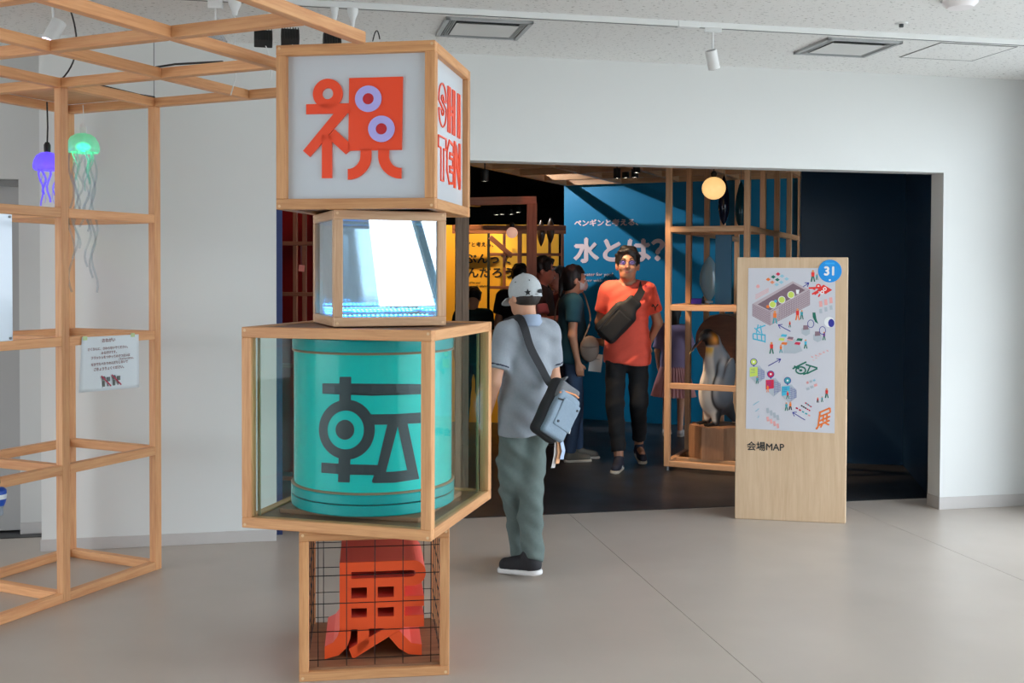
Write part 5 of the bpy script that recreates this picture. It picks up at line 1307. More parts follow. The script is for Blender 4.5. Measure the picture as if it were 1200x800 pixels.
def make_person(label, loc, heading, k=1.0, pose=None, head_yaw=0.0, head_pitch=0.0, build=1.0, skin=None, face=True, fine=0.0075, coarse=0.013,
                shirt=None, trousers=None, shoes=None, hair='short', feet=None, hands=True, group='visitors', handpose=None, hs=1.0):
    """pose in metres for a 1.70 m body facing +y; k scales it"""
    J = {n: np.array(v, float) for n, v in DEF.items()}
    for n, v in (pose or {}).items(): J[n] = np.array(v, float)
    J = {n: v * k for n, v in J.items()}
    skin = skin or M_SKIN
    HR = rotz(head_yaw) @ rotx(head_pitch); hc = J['head']
    kh = k * hs
    def hp(x, y, z): return hc + HR @ (np.array([x, y, z]) * kh)
    fd = {s: np.array((feet or {}).get(s, (0, 1, 0)), float) for s in 'LR'}
    for s in 'LR': fd[s] /= np.linalg.norm(fd[s])
    hd = {}
    for s, sg in (('L', -1), ('R', 1)):
        d = J['wr' + s] - J['el' + s]; nr = np.array([-sg, 0.15, 0.0]); sd = np.array([0, 1, 0.1])
        if handpose and s in handpose: nr, sd = np.array(handpose[s][0], float), np.array(handpose[s][1], float)
        hd[s] = hand_prims(J['wr' + s], d, nr, sd, 0.55, k) if hands else []
    B = build
    def torso(P, g=0.0):
        f = sd_ell(P, (0, -.005 * k, 1.25 * k), np.array((.150 * B, .098 * B, .185)) * k + g)
        f = smin(f, sd_ell(P, (0, .012 * k, 1.06 * k), np.array((.138 * B, .100 * B, .15)) * k + g), .08 * k)
        f = smin(f, sd_ell(P, (0, -.012 * k, .93 * k), np.array((.150 * B, .110 * B, .12)) * k + g), .07 * k)
        return smin(f, sd_cone(P, J['shL'] * [0.8, 1, 1], J['shR'] * [0.8, 1, 1], .062 * k + g, .062 * k + g), .07 * k)
    def body(P):
        f = torso(P)
        for s in 'LR':
            f = smin(f, sd_cone(P, J['hip' + s], J['knee' + s], .080 * k * B, .054 * k), .04 * k)
            f = smin(f, sd_cone(P, J['knee' + s], J['ank' + s], .052 * k, .036 * k), .02 * k)
            t = J['ank' + s] + fd[s] * .13 * k; t[2] = J['ank' + s][2] - .05 * k
            f = smin(f, sd_cone(P, J['ank' + s] - UP * .03 * k, t, .036 * k, .026 * k), .02 * k)
            f = smin(f, sd_cone(P, J['sh' + s], J['el' + s], .048 * k * B, .038 * k), .03 * k)
            f = smin(f, sd_cone(P, J['el' + s], J['wr' + s], .038 * k, .025 * k), .015 * k)
            if hd[s]:
                g = None
                for a, b, r1, r2 in hd[s]:
                    q = sd_cone(P, a, b, r1, r2); g = q if g is None else smin(g, q, .004)
                f = smin(f, g, .010 * k)
        f = smin(f, sd_cone(P, J['neck'], hp(0, -.015, -.05), .056 * kh, .052 * kh), .03 * kh)
        h_ = sd_ell(P, hp(0, -.014, .028), np.array((.074, .092, .086)) * kh, HR)
        h_ = smin(h_, sd_ell(P, hp(0, .016, -.030), np.array((.061, .072, .088)) * kh, HR), .03 * kh)
        h_ = smin(h_, sd_ell(P, hp(0, .040, -.082), np.array((.040, .040, .030)) * kh, HR), .03 * kh)
        if face:
            h_ = smin(h_, sd_ell(P, hp(0, .074, .026), np.array((.046, .014, .010)) * kh, HR), .014 * kh)
            for sx in (-1, 1):
                h_ = smax(h_, -sd_ell(P, hp(sx * .031, .098, .006), np.array((.018, .017, .012)) * kh, HR), .010 * kh)
                h_ = smin(h_, sd_ell(P, hp(sx * .040, .062, -.030), np.array((.020, .018, .018)) * kh, HR), .016 * kh)
            h_ = smin(h_, sd_cone(P, hp(0, .084, .008), hp(0, .102, -.030), .008 * kh, .0115 * kh), .010 * kh)
            h_ = smin(h_, sd_cone(P, hp(-.010, .090, -.036), hp(.010, .090, -.036), .008 * kh, .008 * kh), .008 * kh)
            h_ = smin(h_, sd_cone(P, hp(-.016, .080, -.066), hp(.016, .080, -.066), .009 * kh, .009 * kh), .008 * kh)
        for sx in (-1, 1): h_ = smin(h_, sd_ell(P, hp(sx * .076, -.008, -.012), np.array((.011, .021, .031)) * kh, HR), .008 * kh)
        return smin(f, h_, .022 * k)
    ext = np.array(list(J.values())); lo = ext.min(0) - .20 * k; hi = ext.max(0) + .20 * k; lo[2] = -0.005; hi[2] = hc[2] + .16 * kh
    o = sdf_object('person', body, lo, hi, coarse, skin, None, (1.36 * k, fine))
    hx, hy = heading; rz = math.atan2(-hx, hy)
    o.matrix_world = TM(loc[0], loc[1], 0, rz)
    tag(o, label, 'person', group)
    # --- clothes
    if shirt:
        m_s, hem, sl = shirt['m'], shirt.get('hem', .80) * k, shirt.get('sleeve', .62); loose = shirt.get('loose', .018) * k
        def shirt_f(P):
            f = torso(P, loose) + folds(P, .0035 * k, shirt.get('seed', 1)) + folds(P, shirt.get('fold', .0) * k, 9, 1.35)
            # falls straight from the chest
            f = smin(f, sd_ell(P, (0, 0, hem), np.array((shirt.get('hemw', .174) * B, .128 * B, .46)) * k + loose, None) + folds(P, .005 * k, 2) + folds(P, shirt.get('fold', .0) * k, 9, 1.35), .05 * k)
            for s in 'LR':
                a, b = J['sh' + s], J['el' + s]; e_ = a + (b - a) * sl; dr = (b - a) / np.linalg.norm(b - a)
                q = sd_cone(P, a, b + (b - a) * .1, (.058 * B * k + loose * .6), .056 * B * k + loose * .9) + folds(P, .003 * k, 5)
                q = smax(q, sd_plane(P, e_, dr), .004)
                f = smin(f, q, .035 * k)
            f = smax(f, hem - P[:, 2] + .012 * k * np.sin(P[:, 0] * 14), .006 * k)
            f = smax(f, -sd_cone(P, J['neck'] + np.array([0, .02, .012]) * k, J['neck'] + np.array([0, .03, .2]) * k, .066 * k, .075 * k), .006 * k)
            return f
        sdf_object('shirt', shirt_f, lo, [hi[0], hi[1], 1.52 * k], shirt.get('h', .011), m_s, o)
        if shirt.get('collar'):
            def col_f(P):
                a = J['neck'] + np.array([0, -.01, .0]) * kh; b = hp(0, -.02, -.075)
                f = np.abs(sd_cone(P, a, b, .074 * k, .064 * k)) - .006 * k
                f = smax(f, (J['neck'][2] - .012 * k) - P[:, 2], .004); f = smax(f, P[:, 2] - (J['neck'][2] + .045 * k) - P[:, 1] * -0.15, .004)
                return smax(f, sd_plane(P, a + np.array([0, .075, 0]) * k, (0, 1, 0)), .004)
            sdf_object('collar', col_f, J['neck'] - .13 * k, J['neck'] + .13 * k, .006, shirt['collar'], o)
        if shirt.get('stripe'):
            for s in 'LR':
                a, b = J['sh' + s], J['el' + s]; dr = (b - a) / np.linalg.norm(b - a); e_ = a + (b - a) * (sl - .05)
                def st_f(P):
                    q = sd_cone(P, a, b + (b - a) * .1, (.058 * B * k + loose * .6), .056 * B * k + loose * .9) + folds(P, .003 * k, 5) - .0022
                    return smax(smax(q, sd_plane(P, e_, dr), .001), -sd_plane(P, e_ - dr * .011, dr), .001)
                sdf_object('sleeve_stripe', st_f, e_ - .12 * k, e_ + .12 * k, .006, shirt['stripe'], o, relax=0)
    if trousers:
        bot = trousers.get('bottom', .06); wide = trousers.get('wide', 1.0)
        def tr_f(P):
            f = sd_ell(P, (0, -.012 * k, .93 * k), np.array((.166 * B, .130 * B, .13)) * k)
            for s in 'LR':
                q = sd_cone(P, J['hip' + s], J['knee' + s], .088 * k * B, .070 * k * wide)
                an = J['ank' + s] + (J['knee' + s] - J['ank' + s]) * bot
                q = smin(q, smax(sd_cone(P, J['knee' + s], J['ank' + s], .069 * k * wide, .052 * k * wide * trousers.get('cuffw', 1)), sd_plane(P, an, J['ank' + s] - J['knee' + s]), .004), .02 * k)
                f = smin(f, q, .035 * k)
            f = f + folds(P, trousers.get('fold', .004) * k, 3, .8) + folds(P, trousers.get('fold', .004) * .5 * k, 6, 1.7)
            return smax(f, P[:, 2] - ((shirt['hem'] + .035) * k if shirt else 1.0 * k), .01)
        sdf_object('trousers', tr_f, [lo[0], lo[1], -.01], [hi[0], hi[1], 1.04 * k], trousers.get('h', .012), trousers['m'], o)
    if shoes:
        for s in 'LR':
            a = J['ank' + s]; d = fd[s]; dh = np.array([d[0], d[1], 0]); dh /= np.linalg.norm(dh); sd_ = np.cross(dh, UP)
            pitch = math.asin(max(-.9, min(.9, d[2])))
            z0 = max(a[2] - .085 * k, 0.0) if not (feet and s + 'z' in feet) else feet[s + 'z']
            heel = a - dh * .045 * k * shoes.get('s', 1.0); heel[2] = z0; toe = heel + dh * .235 * k * shoes.get('s', 1.0)
            if d[2] < -0.05: toe[2] = 0.0; heel[2] = z0
            ax = (toe - heel) / np.linalg.norm(toe - heel); nn = np.cross(sd_, ax); nn = nn if nn[2] > 0 else -nn
            RS = np.stack([sd_, ax, nn], 1)
            ks = k * shoes.get('s', 1.0)
            def L(x, y, z): return heel + RS @ (np.array([x, y, z]) * ks)
            def upper(P):
                f = sd_cone(P, L(0, .035, .042), L(0, .195, .034), .036 * ks, .034 * ks)
                f = smin(f, sd_cone(P, L(0, .035, .05), L(0, .05, .085), .037 * ks, .038 * ks), .02 * k)
                f = smin(f, sd_cone(P, L(0, .06, .07), L(0, .15, .045), .026 * ks, .026 * ks), .03 * k)
                return smax(f, -sd_plane(P, L(0, 0, .018), nn), .003)
            def sole(P):
                f = sd_cone(P, L(0, .03, .012), L(.002, .205, .012), .037 * ks, .037 * ks)
                f = smax(f, sd_plane(P, L(0, 0, .024), nn), .003); return smax(f, -sd_plane(P, L(0, 0, 0.0), nn), .003)
            l2, h2 = np.minimum(heel, toe) - .09 * ks, np.maximum(heel, toe) + .13 * ks
            sh = sdf_object('shoe', upper, l2, h2, .007, shoes['m'], o)
            sdf_object('sole', sole, l2, h2, .006, shoes['sole'], sh)
            if shoes.get('stripes'):
                mb = MB()
                for i in range(3):
                    for sx in (-1, 1):
                        c0, c1 = L(sx * .0365, .088 + i * .018, .026), L(sx * .030, .076 + i * .018, .058)
                        mb.ribbon([c0, (np.array(c0) + c1) / 2 + sd_ * sx * .003, c1], tuple(ax), .0065, .004)
                mb.build('shoe_stripe', M_WHITE, sh)['kind'] = 'stuff'
            if shoes.get('laces'):
                mb = MB()
                for i in range(4): mb.tube([L(-.02, .085 + i * .02, .078 - i * .010), L(0, .088 + i * .02, .086 - i * .010), L(.02, .085 + i * .02, .078 - i * .010)], .003, 5)
                mb.build('laces', shoes['laces'], sh)['kind'] = 'stuff'
    if hair:
        def hair_f(P):
            f = sd_ell(P, hp(0, -.016, .034), np.array((.087, .106, .100)) * kh, HR)
            q = (P - hc) @ HR / kh                                  # head axes
            f = f + .003 * np.sin(q[:, 0] * 90 + 3 * np.sin(q[:, 1] * 40)) * k + .002 * np.sin(q[:, 1] * 120 + q[:, 2] * 60) * k
            if hair == 'short':
                face_cut = np.maximum(.058 + .25 * np.abs(q[:, 0]) - q[:, 1], q[:, 2] - (.062 + .012 * np.sin(q[:, 0] * 60 + 1)))   # opens the face below the fringe
                f = smax(f, -face_cut * k, .006)
                f = smax(f, ((-.035 - .55 * (q[:, 1] + .02)) - q[:, 2]) * k, .01)
                for tx, ty, tz, tr in ((.04, .055, .085, .030), (-.005, .062, .092, .032), (-.045, .05, .082, .028), (.02, .0, .118, .035), (-.03, -.01, .115, .034), (.07, .02, .065, .024), (-.07, .02, .062, .024)):
                    f = smin(f, sd_ell(P, hp(tx, ty, tz), np.array((tr, tr, tr * .62)) * kh, HR), .014)
            elif hair in ('long', 'tied'):
                f = smin(f, sd_ell(P, hp(0, -.045, -.03), np.array((.074, .066, .085)) * kh, HR), .03)
                if hair == 'long': f = smin(f, sd_ell(P, hp(0, -.062, -.16), np.array((.090, .045, .17)) * kh, HR), .03)
                else:
                    f = smin(f, sd_cone(P, hp(0, -.115, -.01), hp(0, -.125, -.15), .030 * kh, .018 * kh), .02)
                face_cut = np.maximum(.030 + .2 * np.abs(q[:, 0]) - q[:, 1], q[:, 2] - .055)
                f = smax(f, -face_cut * k, .006)
            return f
        sdf_object('hair', hair_f, hc - np.array([.14, .22, .36 if hair == 'long' else .2]) * k, hc + np.array([.14, .2, .17]) * k, .0075, M_HAIR, o)
    if face:
        for sx in (-1, 1):
            c = hp(sx * .031, .0795, .006)
            ey = MB(); ey.sphere(c, .0115 * k, 12, 8); ey = ey.build('eye', M_EYEW, o, True)
            c2 = hp(sx * .031, .0880, .006); MB().sphere(c2, .0048 * kh, 10, 6).build('iris', M_EYEB, ey, True)
            pts = [hp(sx * .014, .0935, .030), hp(sx * .030, .0935, .035), hp(sx * .048, .082, .031)]
            MB().ribbon(pts, tuple(HR @ np.array([0, .2, 1])), .008 * k, .005 * k).build('eyebrow', M_BROW, o)
        MB().ribbon([hp(-.022, .0815, -.0655), hp(-.009, .0895, -.064), hp(0, .0905, -.065), hp(.009, .0895, -.064), hp(.022, .0815, -.0655)], tuple(HR @ np.array([0, .2, 1])), .009 * kh, .004 * kh).build('lips', M_LIP, o)
    return o, J, hp, HR

def face_to(o, p): return o.matrix_world @ Vector(p)

# ------------------------------------------------------------------ 1. the man with the cap, walking in
M_POLO = mat('grey_blue_polo', (146, 152, 160), rough=0.85, var=0.04, scale=90, bump=0.15, bscale=300, sheen=0.2)
M_CARGO = mat('grey_green_cotton', (96, 108, 104), rough=0.9, var=0.05, scale=60, bump=0.15, bscale=250)
p1, J1, hp1, HR1 = make_person('person in a light grey cap, polo shirt and cargo trousers walking away', (0.075, 5.60), (-0.52, 0.85), 0.94,
    pose=dict(ankR=(-.025, -.115, .125), kneeR=(.05, .02, .50), ankL=(.045, .12, .085), kneeL=(-.03, .10, .51), hipL=(-.08, .0, .90), hipR=(.08, .0, .90),
              elL=(-.225, -.03, 1.10), wrL=(-.235, .05, .88), elR=(.205, .02, 1.10), wrR=(.15, .17, .98), shL=(-.150, -.015, 1.365), shR=(.150, -.015, 1.365)),
    head_yaw=0.12, head_pitch=-0.06, build=0.88, skin=M_SKIN, face=True, fine=.0075, coarse=.012,
    shirt=dict(m=M_POLO, hem=.80, sleeve=.72, loose=.016, hemw=.168, fold=.0055, collar=mat('polo_collar_blue', (150, 164, 186), rough=0.8), stripe=mat('navy_stripe', (36, 42, 62), rough=0.8), seed=4, h=.0095),
    trousers=dict(m=M_CARGO, bottom=-.06, wide=1.10, cuffw=.98, fold=.011, h=.010),
    shoes=dict(m=mat('black_knit', (34, 32, 36), rough=0.8, bump=0.2, bscale=200), sole=mat('white_foam_sole', (222, 218, 216), rough=0.6), s=1.22),
    hair=None, feet=dict(L=(.45, .88, 0), R=(-.34, .92, -.15), Rz=0.03), group='visitors')
k1 = 0.935
# short dark hair under the cap
def nape(P):
    q = (P - J1['head']) @ HR1 / k1
    f = sd_ell(P, hp1(0, -.018, .010), np.array((.080, .098, .090)) * k1, HR1)
    f = smax(f, (q[:, 1] - .012 - .0 * q[:, 2]) * k1, .006); f = smax(f, (q[:, 2] - .03) * k1, .006)
    return smax(f, ((-.055) - q[:, 2]) * k1, .008)
sdf_object('hair', nape, J1['head'] - .16, J1['head'] + .16, .007, mat('dark_brown_hair', (44, 36, 32), rough=0.6, bump=0.3, bscale=150), p1)
cap = empty('baseball_cap', p1.matrix_world @ Matrix.Translation(tuple(J1['head'])) @ Matrix(HR1.tolist()).to_4x4() @ Matrix.Rotation(-0.10, 4, 'X') @ Matrix.Translation((0, 0, -.010)), 'light grey baseball cap with black star on the walking person', 'cap')
M_CAP = mat('light_grey_twill', (186, 190, 192), rough=0.85, var=0.04, scale=120, bump=0.15, bscale=400)
def crown(P):
    a = np.arctan2(P[:, 0], P[:, 1] + .012)
    f = sd_ell(P, (0, -.014, .032), np.array((.087, .106, .104)) * k1) + .0012 * np.cos(a * 6)
    return smax(f, .002 - P[:, 2] * .98 + P[:, 1] * .06, .003)
sdf_object('crown', crown, [-.12, -.15, -.03], [.12, .12, .16], .0055, M_CAP, cap)
def brim(P):
    r = np.sqrt((P[:, 0] / .078) ** 2 + ((P[:, 1] - .055) / .105) ** 2)
    zz = P[:, 2] - (.014 - 1.9 * P[:, 0] ** 2 - .35 * (P[:, 1] - .06))
    return smax(smax((r - 1) * .08, np.abs(zz) - .004, .004), .06 - P[:, 1], .003)
sdf_object('brim', brim, [-.11, .03, -.06], [.11, .18, .04], .0045, M_CAP, cap)
M_BLK = mat('black_patch', (30, 30, 32), rough=0.8)
def on_crown(az, el):      # az from the back (0) clockwise seen from above, el height angle
    x = .0885 * k1 * math.sin(az) * math.cos(el); y = -.014 * k1 - .1075 * k1 * math.cos(az) * math.cos(el); z = .032 * k1 + .1055 * k1 * math.sin(el)
    return Vector((x, y, z))
def patch(name, poly, az0, el0, m, parent, lift=1.0):
    """a flat shape laid onto the crown: poly in metres around (az0, el0)"""
    bm = bmesh.new(); vs = [bm.verts.new((x, y, 0)) for x, y in poly]; bm.faces.new(vs)
    bmesh.ops.triangulate(bm, faces=bm.faces); bmesh.ops.subdivide_edges(bm, edges=bm.edges, cuts=2, use_grid_fill=True)
    for v in bm.verts:
        p = on_crown(az0 + v.co.x / .088, el0 + v.co.y / .095); c0 = Vector((0, -.014, .032)) * k1
        v.co = c0 + (p - c0) * 1.012 * lift
    me = bpy.data.meshes.new(name); bm.to_mesh(me); bm.free(); me.materials.append(m)
    ob = link(bpy.data.objects.new(name, me), parent); md = ob.modifiers.new('t', 'SOLIDIFY'); md.thickness = .0015
    return ob
star = [(0.019 * (1 if i % 2 == 0 else .42) * math.sin(i * PI / 5), 0.019 * (1 if i % 2 == 0 else .42) * math.cos(i * PI / 5)) for i in range(10)]
patch('star_patch', star, -0.62, -.13, M_BLK, cap)
patch('strap_opening', [(-.034, -.006), (-.028, .007), (0, .013), (.028, .007), (.034, -.004), (.016, -.008), (-.016, -.009)], 0.38, -.10, M_BLK, cap)
patch('closure_strap', [(-.05, -.020), (-.05, -.012), (.05, -.012), (.05, -.020)], 0.25, -.14, M_CAP, cap, 1.01)
for az, el in ((-.4, .55), (.5, .6), (1.4, .55), (-1.4, .55)): MB().sphere(on_crown(az, el), .0035, 8, 6).build('eyelet', M_BLK, cap, True)
MB().sphere((0, -.014 * k1, .1385 * k1), .008, 12, 8, (1, 1, .5)).build('cap_button', M_CAP, cap, True)
# cargo pocket and shoe tab
shoe = [c for c in p1.children if c.name.startswith('shoe')]
MB().cbox(-.007, .007, -.002, .004, -.012, .012, .002).build('red_tab', mat('red_tab', (180, 50, 56), rough=0.7), shoe[1], M=Matrix.Translation((0.075, -0.02, 0.11)))

# his sling bag
def world_of(px, py, Y): return at_y(px, py, Y)
M_BAGF = mat('grey_blue_nylon', (130, 148, 164), rough=0.7, var=0.04, scale=80, bump=0.2, bscale=200)
M_BAGG = mat('mid_grey_nylon', (110, 112, 116), rough=0.75, var=0.05, scale=80)
M_BAGB = mat('black_webbing', (38, 38, 42), rough=0.8, bump=0.2, bscale=300)
bc = world_of(651, 481, 5.30)
Mbag = Matrix.Translation(bc) @ Matrix.Rotation(math.radians(38), 4, 'Z') @ Matrix.Rotation(math.radians(32), 4, 'Y')
bag = empty('sling_bag', Mbag, 'grey-blue sling bag with orange zip hanging at the hip of the person in the cap', 'bag')
def rbox(P, c, r, rd):
    q = np.abs(P - np.asarray(c, np.float32)) - np.asarray(r, np.float32) + rd
    return np.sqrt((np.maximum(q, 0) ** 2).sum(1)) + np.minimum(q.max(1), 0) - rd
sdf_object('bag_body', lambda P: rbox(P, (0, 0.012, 0), (.085, .040, .155), .032) + folds(P, .002, 3), [-.11, -.05, -.18], [.11, .07, .18], .009, M_BAGB, bag)
sdf_object('front_pocket', lambda P: rbox(P, (.012, -.036, -.018), (.078, .022, .120), .018) + folds(P, .0015, 5), [-.1, -.08, -.16], [.12, .0, .13], .008, M_BAGF, bag)
sdf_object('upper_pocket', lambda P: rbox(P, (.0, -.026, .095), (.070, .022, .052), .018) + folds(P, .0015, 7), [-.1, -.07, .02], [.1, .02, .17], .008, M_BAGG, bag)
sdf_object('flap', lambda P: smin(rbox(P, (.030, -.056, -.005), (.062, .008, .075), .007), rbox(P, (.070, -.054, .04), (.022, .008, .03), .007), .01), [-.06, -.08, -.1], [.12, -.03, .09], .006, M_BAGF, bag)
MB().ribbon([(-.065, -.050, .075), (-.03, -.0515, .098), (.03, -.0515, .112), (.065, -.047, .112)], (0, .1, 1), .007, .004).build('orange_zip', mat('orange_zip_tape', (236, 150, 92), rough=0.6), bag)
MB().ribbon([(-.064, -.0585, .042), (.0, -.060, .060), (.07, -.0575, .066)], (0, .1, 1), .008, .003).build('dark_zip', M_BAGB, bag)
for x, z in ((-.01, -.055), (.075, .045)): MB().lathe([(0, .004), (.006, .004), (.007, 0)], 12).build('snap', mat('dark_metal_snap', (60, 62, 66), rough=0.3, metal=0.8), bag, M=Matrix.Translation((x, -.065, z)) @ FRONT)
shp = p1.matrix_world @ Vector(tuple(J1['shL'] + np.array([.060, -.030, .088])))
back = p1.matrix_world @ Vector((.03, -.135, 1.13))
att = Mbag @ Vector((-.03, .0, .155)); inv = Mbag.inverted()
s_pts = [p1.matrix_world @ Vector((-.100, .075, 1.345)), shp, p1.matrix_world @ Vector((-.080, -.108, 1.325)), p1.matrix_world @ Vector((-.055, -.132, 1.22)), p1.matrix_world @ Vector((.0, -.142, 1.12)), p1.matrix_world @ Vector((.07, -.142, 1.02)), att]
def spline(pts, n=6):
    pts = [Vector(p) for p in pts]; out = []
    for i in range(len(pts) - 1):
        p0, p1_, p2, p3 = pts[max(i - 1, 0)], pts[i], pts[i + 1], pts[min(i + 2, len(pts) - 1)]
        for t in [j / n for j in range(n)]:
            out.append(0.5 * ((2 * p1_) + (p2 - p0) * t + (2 * p0 - 5 * p1_ + 4 * p2 - p3) * t * t + (-p0 + 3 * p1_ - 3 * p2 + p3) * t ** 3))
    return out + [pts[-1]]
sp = [inv @ p for p in spline(s_pts)]
wd = inv.to_3x3() @ (p1.matrix_world.to_3x3() @ Vector((.75, 0, .65)))
MB().ribbon(sp, tuple(wd), .042, .004).build('shoulder_strap', M_BAGB, bag)
MB().ribbon([inv @ p for p in spline([att + (s_pts[-2] - att) * .55, att + (s_pts[-2] - att) * .25, att])], tuple(wd), .060, .007).build('strap_wing', M_BAGG, bag)
t_ = inv @ world_of(655, 520, 5.32)
for i, (dx, c_) in enumerate(((-.020, (196, 190, 186)), (.0, (226, 166, 122)), (.016, (170, 186, 210)))):
    b0 = inv @ world_of(652 + i * 3, 516, 5.33); b1 = inv @ world_of(648 + i * 5, 548 - i * 5, 5.33)
    MB().ribbon([b0, (b0 + b1) / 2 + Vector((.004 * i, -.008, 0)), b1], (1, .2, .2), .028, .002).build('hanging_cloth', mat('cloth_%d' % i, c_, rough=0.85), bag)
b0 = inv @ world_of(669, 492, 5.31); b1 = inv @ world_of(667, 508, 5.31)
MB().tube([b0, (b0 + b1) / 2 + Vector((.004, 0, 0)), b1], .004, 8).build('charm', M_WHITE, bag, True)

# ------------------------------------------------------------------ 2. the man in the orange-red shirt
M_CORALT = mat('orange_red_jersey', (250, 98, 78), rough=0.85, var=0.03, scale=60, bump=0.12, bscale=250, sheen=0.2)
p2, J2, hp2, HR2 = make_person('person in orange-red T-shirt and black trousers with a black chest bag', (0.965, 8.80), (-0.17, -1.0), 1.065,
    pose=dict(ankR=(.045, .21, .085), kneeR=(.085, .135, .49), ankL=(-.085, -.22, .13), kneeL=(-.095, .02, .50), shL=(-.160, -.015, 1.372), shR=(.160, -.015, 1.372),
              elL=(-.235, -.075, 1.12), wrL=(-.155, -.165, .945), elR=(.225, -.085, 1.12), wrR=(.14, -.175, .95)),
    head_yaw=0.05, head_pitch=0.10, build=0.97, hs=1.10, skin=M_SKIND, fine=.006, coarse=.013,
    shirt=dict(m=M_CORALT, hem=.80, sleeve=.66, loose=.014, fold=.004, seed=2, h=.010),
    trousers=dict(m=mat('black_cotton', (30, 32, 36), rough=0.9, bump=0.1, bscale=200), bottom=.14, wide=1.04, cuffw=.95, fold=.004),
    shoes=dict(m=mat('navy_canvas', (40, 44, 60), rough=0.7), sole=mat('cream_rubber', (206, 196, 180), rough=0.6), stripes=True),
    hair='short', feet=dict(L=(-.25, 1, -.12), R=(.12, 1, 0), Lz=0.045), handpose=dict(L=((0, -1, 0), (0, 0, -1)), R=((0, -1, 0), (0, 0, -1))))
k2 = 1.065
# glasses
gls = empty('glasses', p2.matrix_world @ Matrix.Translation(tuple(J2['head'])) @ Matrix(HR2.tolist()).to_4x4() @ Matrix.Scale(k2 * 1.10, 4), 'thin-rimmed glasses with purple-reflecting lenses on the person in orange-red', 'glasses')
for sx in (-1, 1):
    rim = [(sx * .034 + .025 * math.cos(a), .112 - .10 * abs(.025 * math.cos(a) * sx + 0) * .3, .003 + .018 * math.sin(a)) for a in [2 * PI * i / 20 for i in range(21)]]
    MB().tube(rim, .0016, 6).build('rim', M_BLK, gls, True)
    mb = MB(); mb.prism(circle(sx * .034, .003, .024, .017, 20), 0, .001); mb.build('lens', pane_mat('purple_reflection_lens', (205, 195, 255), .12, .02, .02, (120, 110, 220)), gls, M=Matrix.Translation((0, .1115, 0)) @ FRONT)  # purple reflection put into the lens tint
    MB().tube([(sx * .059, .108, .006), (sx * .076, .06, .008), (sx * .082, -.005, .004), (sx * .081, -.02, -.012)], .0018, 6).build('temple', M_BLK, gls, True)
MB().tube([(-.010, .112, .006), (0, .114, .009), (.010, .112, .006)], .0016, 6).build('bridge', M_BLK, gls, True)
# logo on his sleeve
slv = p2.matrix_world @ Vector(tuple(J2['shL'] * .48 + J2['elL'] * .52)); 
lg = MB()
for (a_, b_) in (((-.016, .016), (0, -.004)), ((.016, .016), (0, -.004)), ((0, -.004), (.0, -.02)), ((-.02, .004), (-.006, .008))):
    dx, dy = b_[0] - a_[0], b_[1] - a_[1]; L_ = math.hypot(dx, dy); nx_, ny_ = -dy / L_ * .004, dx / L_ * .004
    lg.prism([(a_[0] + nx_, a_[1] + ny_), (a_[0] - nx_, a_[1] - ny_), (b_[0] - nx_ * .4, b_[1] - ny_ * .4), (b_[0] + nx_ * .4, b_[1] + ny_ * .4)], 0, .002)
lp = p2.matrix_world.inverted() @ at_y(771.5, 358, 8.62)
lp = Vector(tuple((J2['shL'] * .5 + J2['elL'] * .5))) + Vector((-.02, .072, 0.0))
lg.build('sleeve_emblem', M_BLK, p2, M=Matrix.Translation(lp) @ Matrix.Rotation(PI, 4, 'Z') @ Matrix.Rotation(.25, 4, 'Z') @ Matrix.Rotation(PI / 2, 4, 'X') @ Matrix.Scale(1.5, 4))
# black chest bag worn across
pw = p2.matrix_world; iw = pw.inverted()
cb_ = Vector((.055, .158, 1.235))
Mcb = pw @ Matrix.Translation(cb_) @ Matrix.Rotation(PI, 4, 'Z') @ Matrix.Rotation(math.radians(-47), 4, 'Y') @ Matrix.Diagonal((1.16, 1.1, 1.3, 1))
cbag = empty('chest_bag', Mcb, 'black chest bag slung across the person in orange-red', 'bag')
M_CBAG = mat('black_nylon', (26, 27, 30), rough=0.65, var=0.05, scale=60, bump=0.15, bscale=220)
sdf_object('bag_body', lambda P: smin(rbox(P, (-.045, -.005, 0), (.135, .036, .082), .032), rbox(P, (.10, .0, .005), (.085, .026, .050), .022), .05) + folds(P, .002, 6), [-.21, -.07, -.11], [.22, .06, .11], .009, M_CBAG, cbag)
sdf_object('front_pocket', lambda P: rbox(P, (-.055, -.036, -.012), (.11, .014, .056), .012) + folds(P, .001, 2), [-.19, -.07, -.09], [.08, .0, .07], .008, M_CBAG, cbag)
MB().ribbon([(-.16, -.048, .05), (-.05, -.052, .055), (.06, -.045, .052)], (0, 0, 1), .006, .003).build('zip', mat('dark_zip', (50, 50, 54), rough=0.4), cbag)
MB().cbox(.045, .075, -.045, -.036, .0, .018, .002).build('red_label', mat('red_label', (206, 50, 48), rough=0.6), cbag)
ic = Mcb.inverted()
def sh2(x, y, z): return ic @ (pw @ Vector((x, y, z)))
MB().ribbon(spline([(.17, 0, .005), sh2(-.118, .095, 1.46), sh2(-.128, .0, 1.52), sh2(-.11, -.10, 1.44), sh2(.0, -.155, 1.25), sh2(.17, -.10, 1.12), sh2(.225, .02, 1.08), (-.172, 0, -.005)]), tuple(ic.to_3x3() @ (pw.to_3x3() @ Vector((.7, .1, .7)))), .050, .005).build('shoulder_strap', M_BAGB, cbag)

